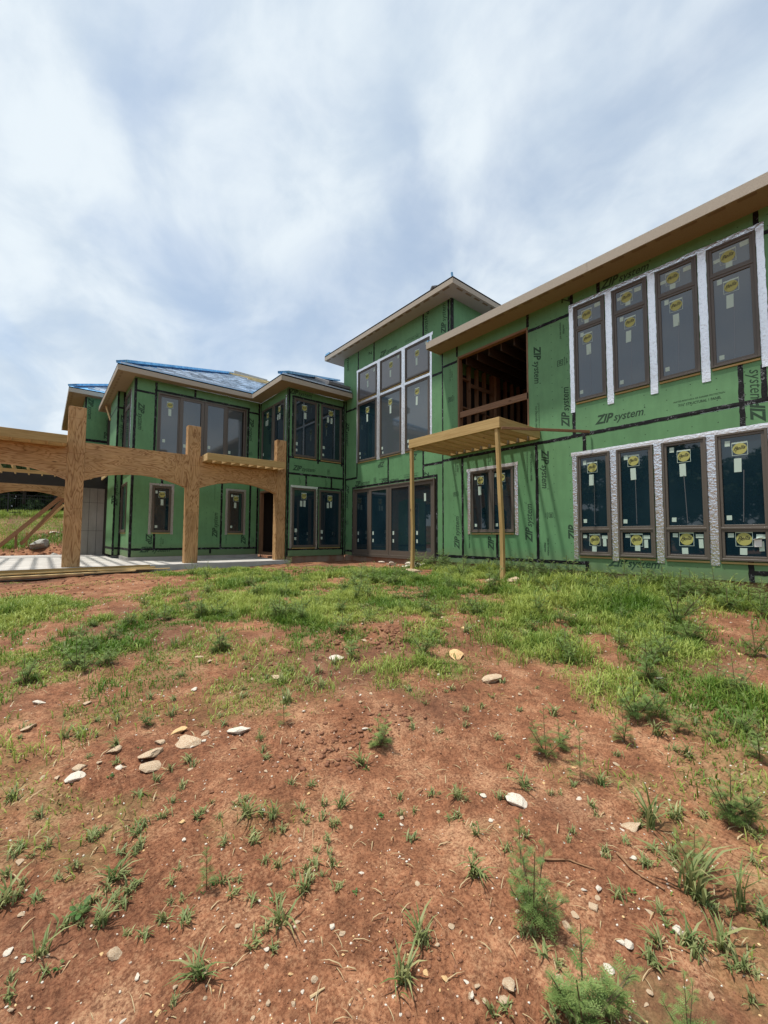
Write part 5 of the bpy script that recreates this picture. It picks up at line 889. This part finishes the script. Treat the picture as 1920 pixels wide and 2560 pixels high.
for k in range(56):
    y = .5+k*.165+random.uniform(-.1, .1); x = 9.25+random.uniform(-.35, .25); o = link('ragweed_plant', FM[random.choice((2, 3))][k % 3], None); h = random.uniform(.22, .60); o.location = (x, y, float(gz(x, y))-.01); o.scale = (h*1.3, h*1.3, h); o.rotation_euler = (0, 0, random.uniform(0, 6.3)); tag(o, 'green weed growing along the foot of the right wing wall', 'weed', 'weeds along the wall foot')

# ------------------------------------------------------------------ far fence, trees round the site
fence = tag(empty('metal_fence', (-4, 36.5, 1.3)), 'black metal picket fence between the lawn and the dark trees at far left', 'fence')
pk = MB().box(-.010, .010, -.010, .010, 0, 1.35).mesh('picket'); pk.materials.append(M['black_metal']); ps = MB().box(-.04, .04, -.04, .04, 0, 1.5).mesh('fence_post'); ps.materials.append(M['black_metal'])
for k in range(160):
    x = -9+k*.12; o = link('picket', pk, None, fence); o.location = (x+4, 0, float(gz0(np.float64(x), np.float64(36.5)))-1.3+.05)
for k in range(9):
    x = -9+k*2.4; o = link('fence_post', ps, None, fence); o.location = (x+4, 0, float(gz0(np.float64(x), np.float64(36.5)))-1.3)
for zz in (.15, 1.1, 1.32): MB().box(-5, 14.2, -.015, .015, zz, zz+.035).build('rail', 'black_metal', fence)
def crown_mesh(seed, H=8.0, R=3.2, n=8500):
    r = np.random.default_rng(seed); nb = 26; th = r.uniform(0, 2*PI, nb); zz = r.uniform(.03, 1.0, nb); rad = R*np.sqrt(np.clip(1-((zz-.5)/.62)**2, .05, 1))*r.uniform(.35, .95, nb)
    C_ = np.stack([rad*np.cos(th), rad*np.sin(th), zz*H], -1); rb = r.uniform(.7, 1.5, nb)*R/3; ib = r.integers(0, nb, n); d = r.normal(size=(n, 3)); d /= np.linalg.norm(d, axis=1, keepdims=True)
    p = C_[ib]+d*rb[ib][:, None]*r.uniform(.55, 1.05, n)[:, None]*np.array([1, 1, .75]); s_ = r.uniform(.12, .30, n); a = r.normal(size=(n, 3)); a /= np.linalg.norm(a, axis=1, keepdims=True); b = np.cross(a, d+.01); b /= np.linalg.norm(b, axis=1, keepdims=True)
    V = np.stack([p-a*s_[:, None], p+b*s_[:, None]*.55, p+a*s_[:, None], p-b*s_[:, None]*.55], 1).reshape(-1, 3); q = np.arange(n*4).reshape(-1, 4); me = np_mesh('crown', V, q)
    t_ = np.clip(r.normal(.45, .25, n)+.25*(r.random(nb)[ib]-.5), 0, 1); vcol(me, 'tone', np.stack([np.repeat(t_, 4)]*3, -1)); me.materials.append(M['tree_leaf']); return me
def trunk_mesh(seed, H=8.0):
    r = random.Random(seed); mb = MB().tube([(0, 0, -.3), (.05, 0, H*.3), (0, .1, H*.65), (0, 0, H*.9)], [.22, .17, .10, .04], 7)
    for k in range(7):
        a = k*2.4; z = H*(.22+.09*k); mb.tube([(0, 0, z), (1.0*math.cos(a), 1.0*math.sin(a), z+.7), (2.1*math.cos(a), 2.1*math.sin(a), z+1.3)], [.09, .05, .02], 5)
    me = mb.mesh('trunk'); me.materials.append(M['bark']); return me
CR = [crown_mesh(s_) for s_ in range(5)]; TK = [trunk_mesh(s_) for s_ in range(3)]
def tree(x, y, sc, k, label, group, sz=1.0):
    t_ = empty('broadleaf_tree', (x, y, float(gz0(np.float64(x), np.float64(y)))-.1), random.uniform(0, 6.3)); t_.scale = (sc, sc, sc*sz); tag(t_, label, 'tree', group); o = link('crown', CR[k % 5], None, t_); o = link('trunk', TK[k % 3], None, t_); return t_
for k in range(13): tree(-15+k*2.3+random.uniform(-.6, .6), 40.5+random.uniform(-1, 2.5), random.uniform(.60, .74), k, 'dark green broadleaf tree in the row beyond the black fence', 'trees beyond the fence')
for k in range(13): tree(-17+k*2.6+random.uniform(-.6, .6), 45+random.uniform(-1, 2.5), random.uniform(.72, .85), k+2, 'dark green broadleaf tree in the row beyond the black fence', 'trees beyond the fence')
for k in range(46):
    a = YAW+math.radians(75)+math.radians(210)*k/45+random.uniform(-.03, .03); r_ = random.uniform(46, 56); tree(r_*math.sin(a), r_*math.cos(a), random.uniform(1.15, 1.75), k, 'broadleaf tree in the wood behind the camera, mirrored in the windows', 'wood mirrored in the windows')
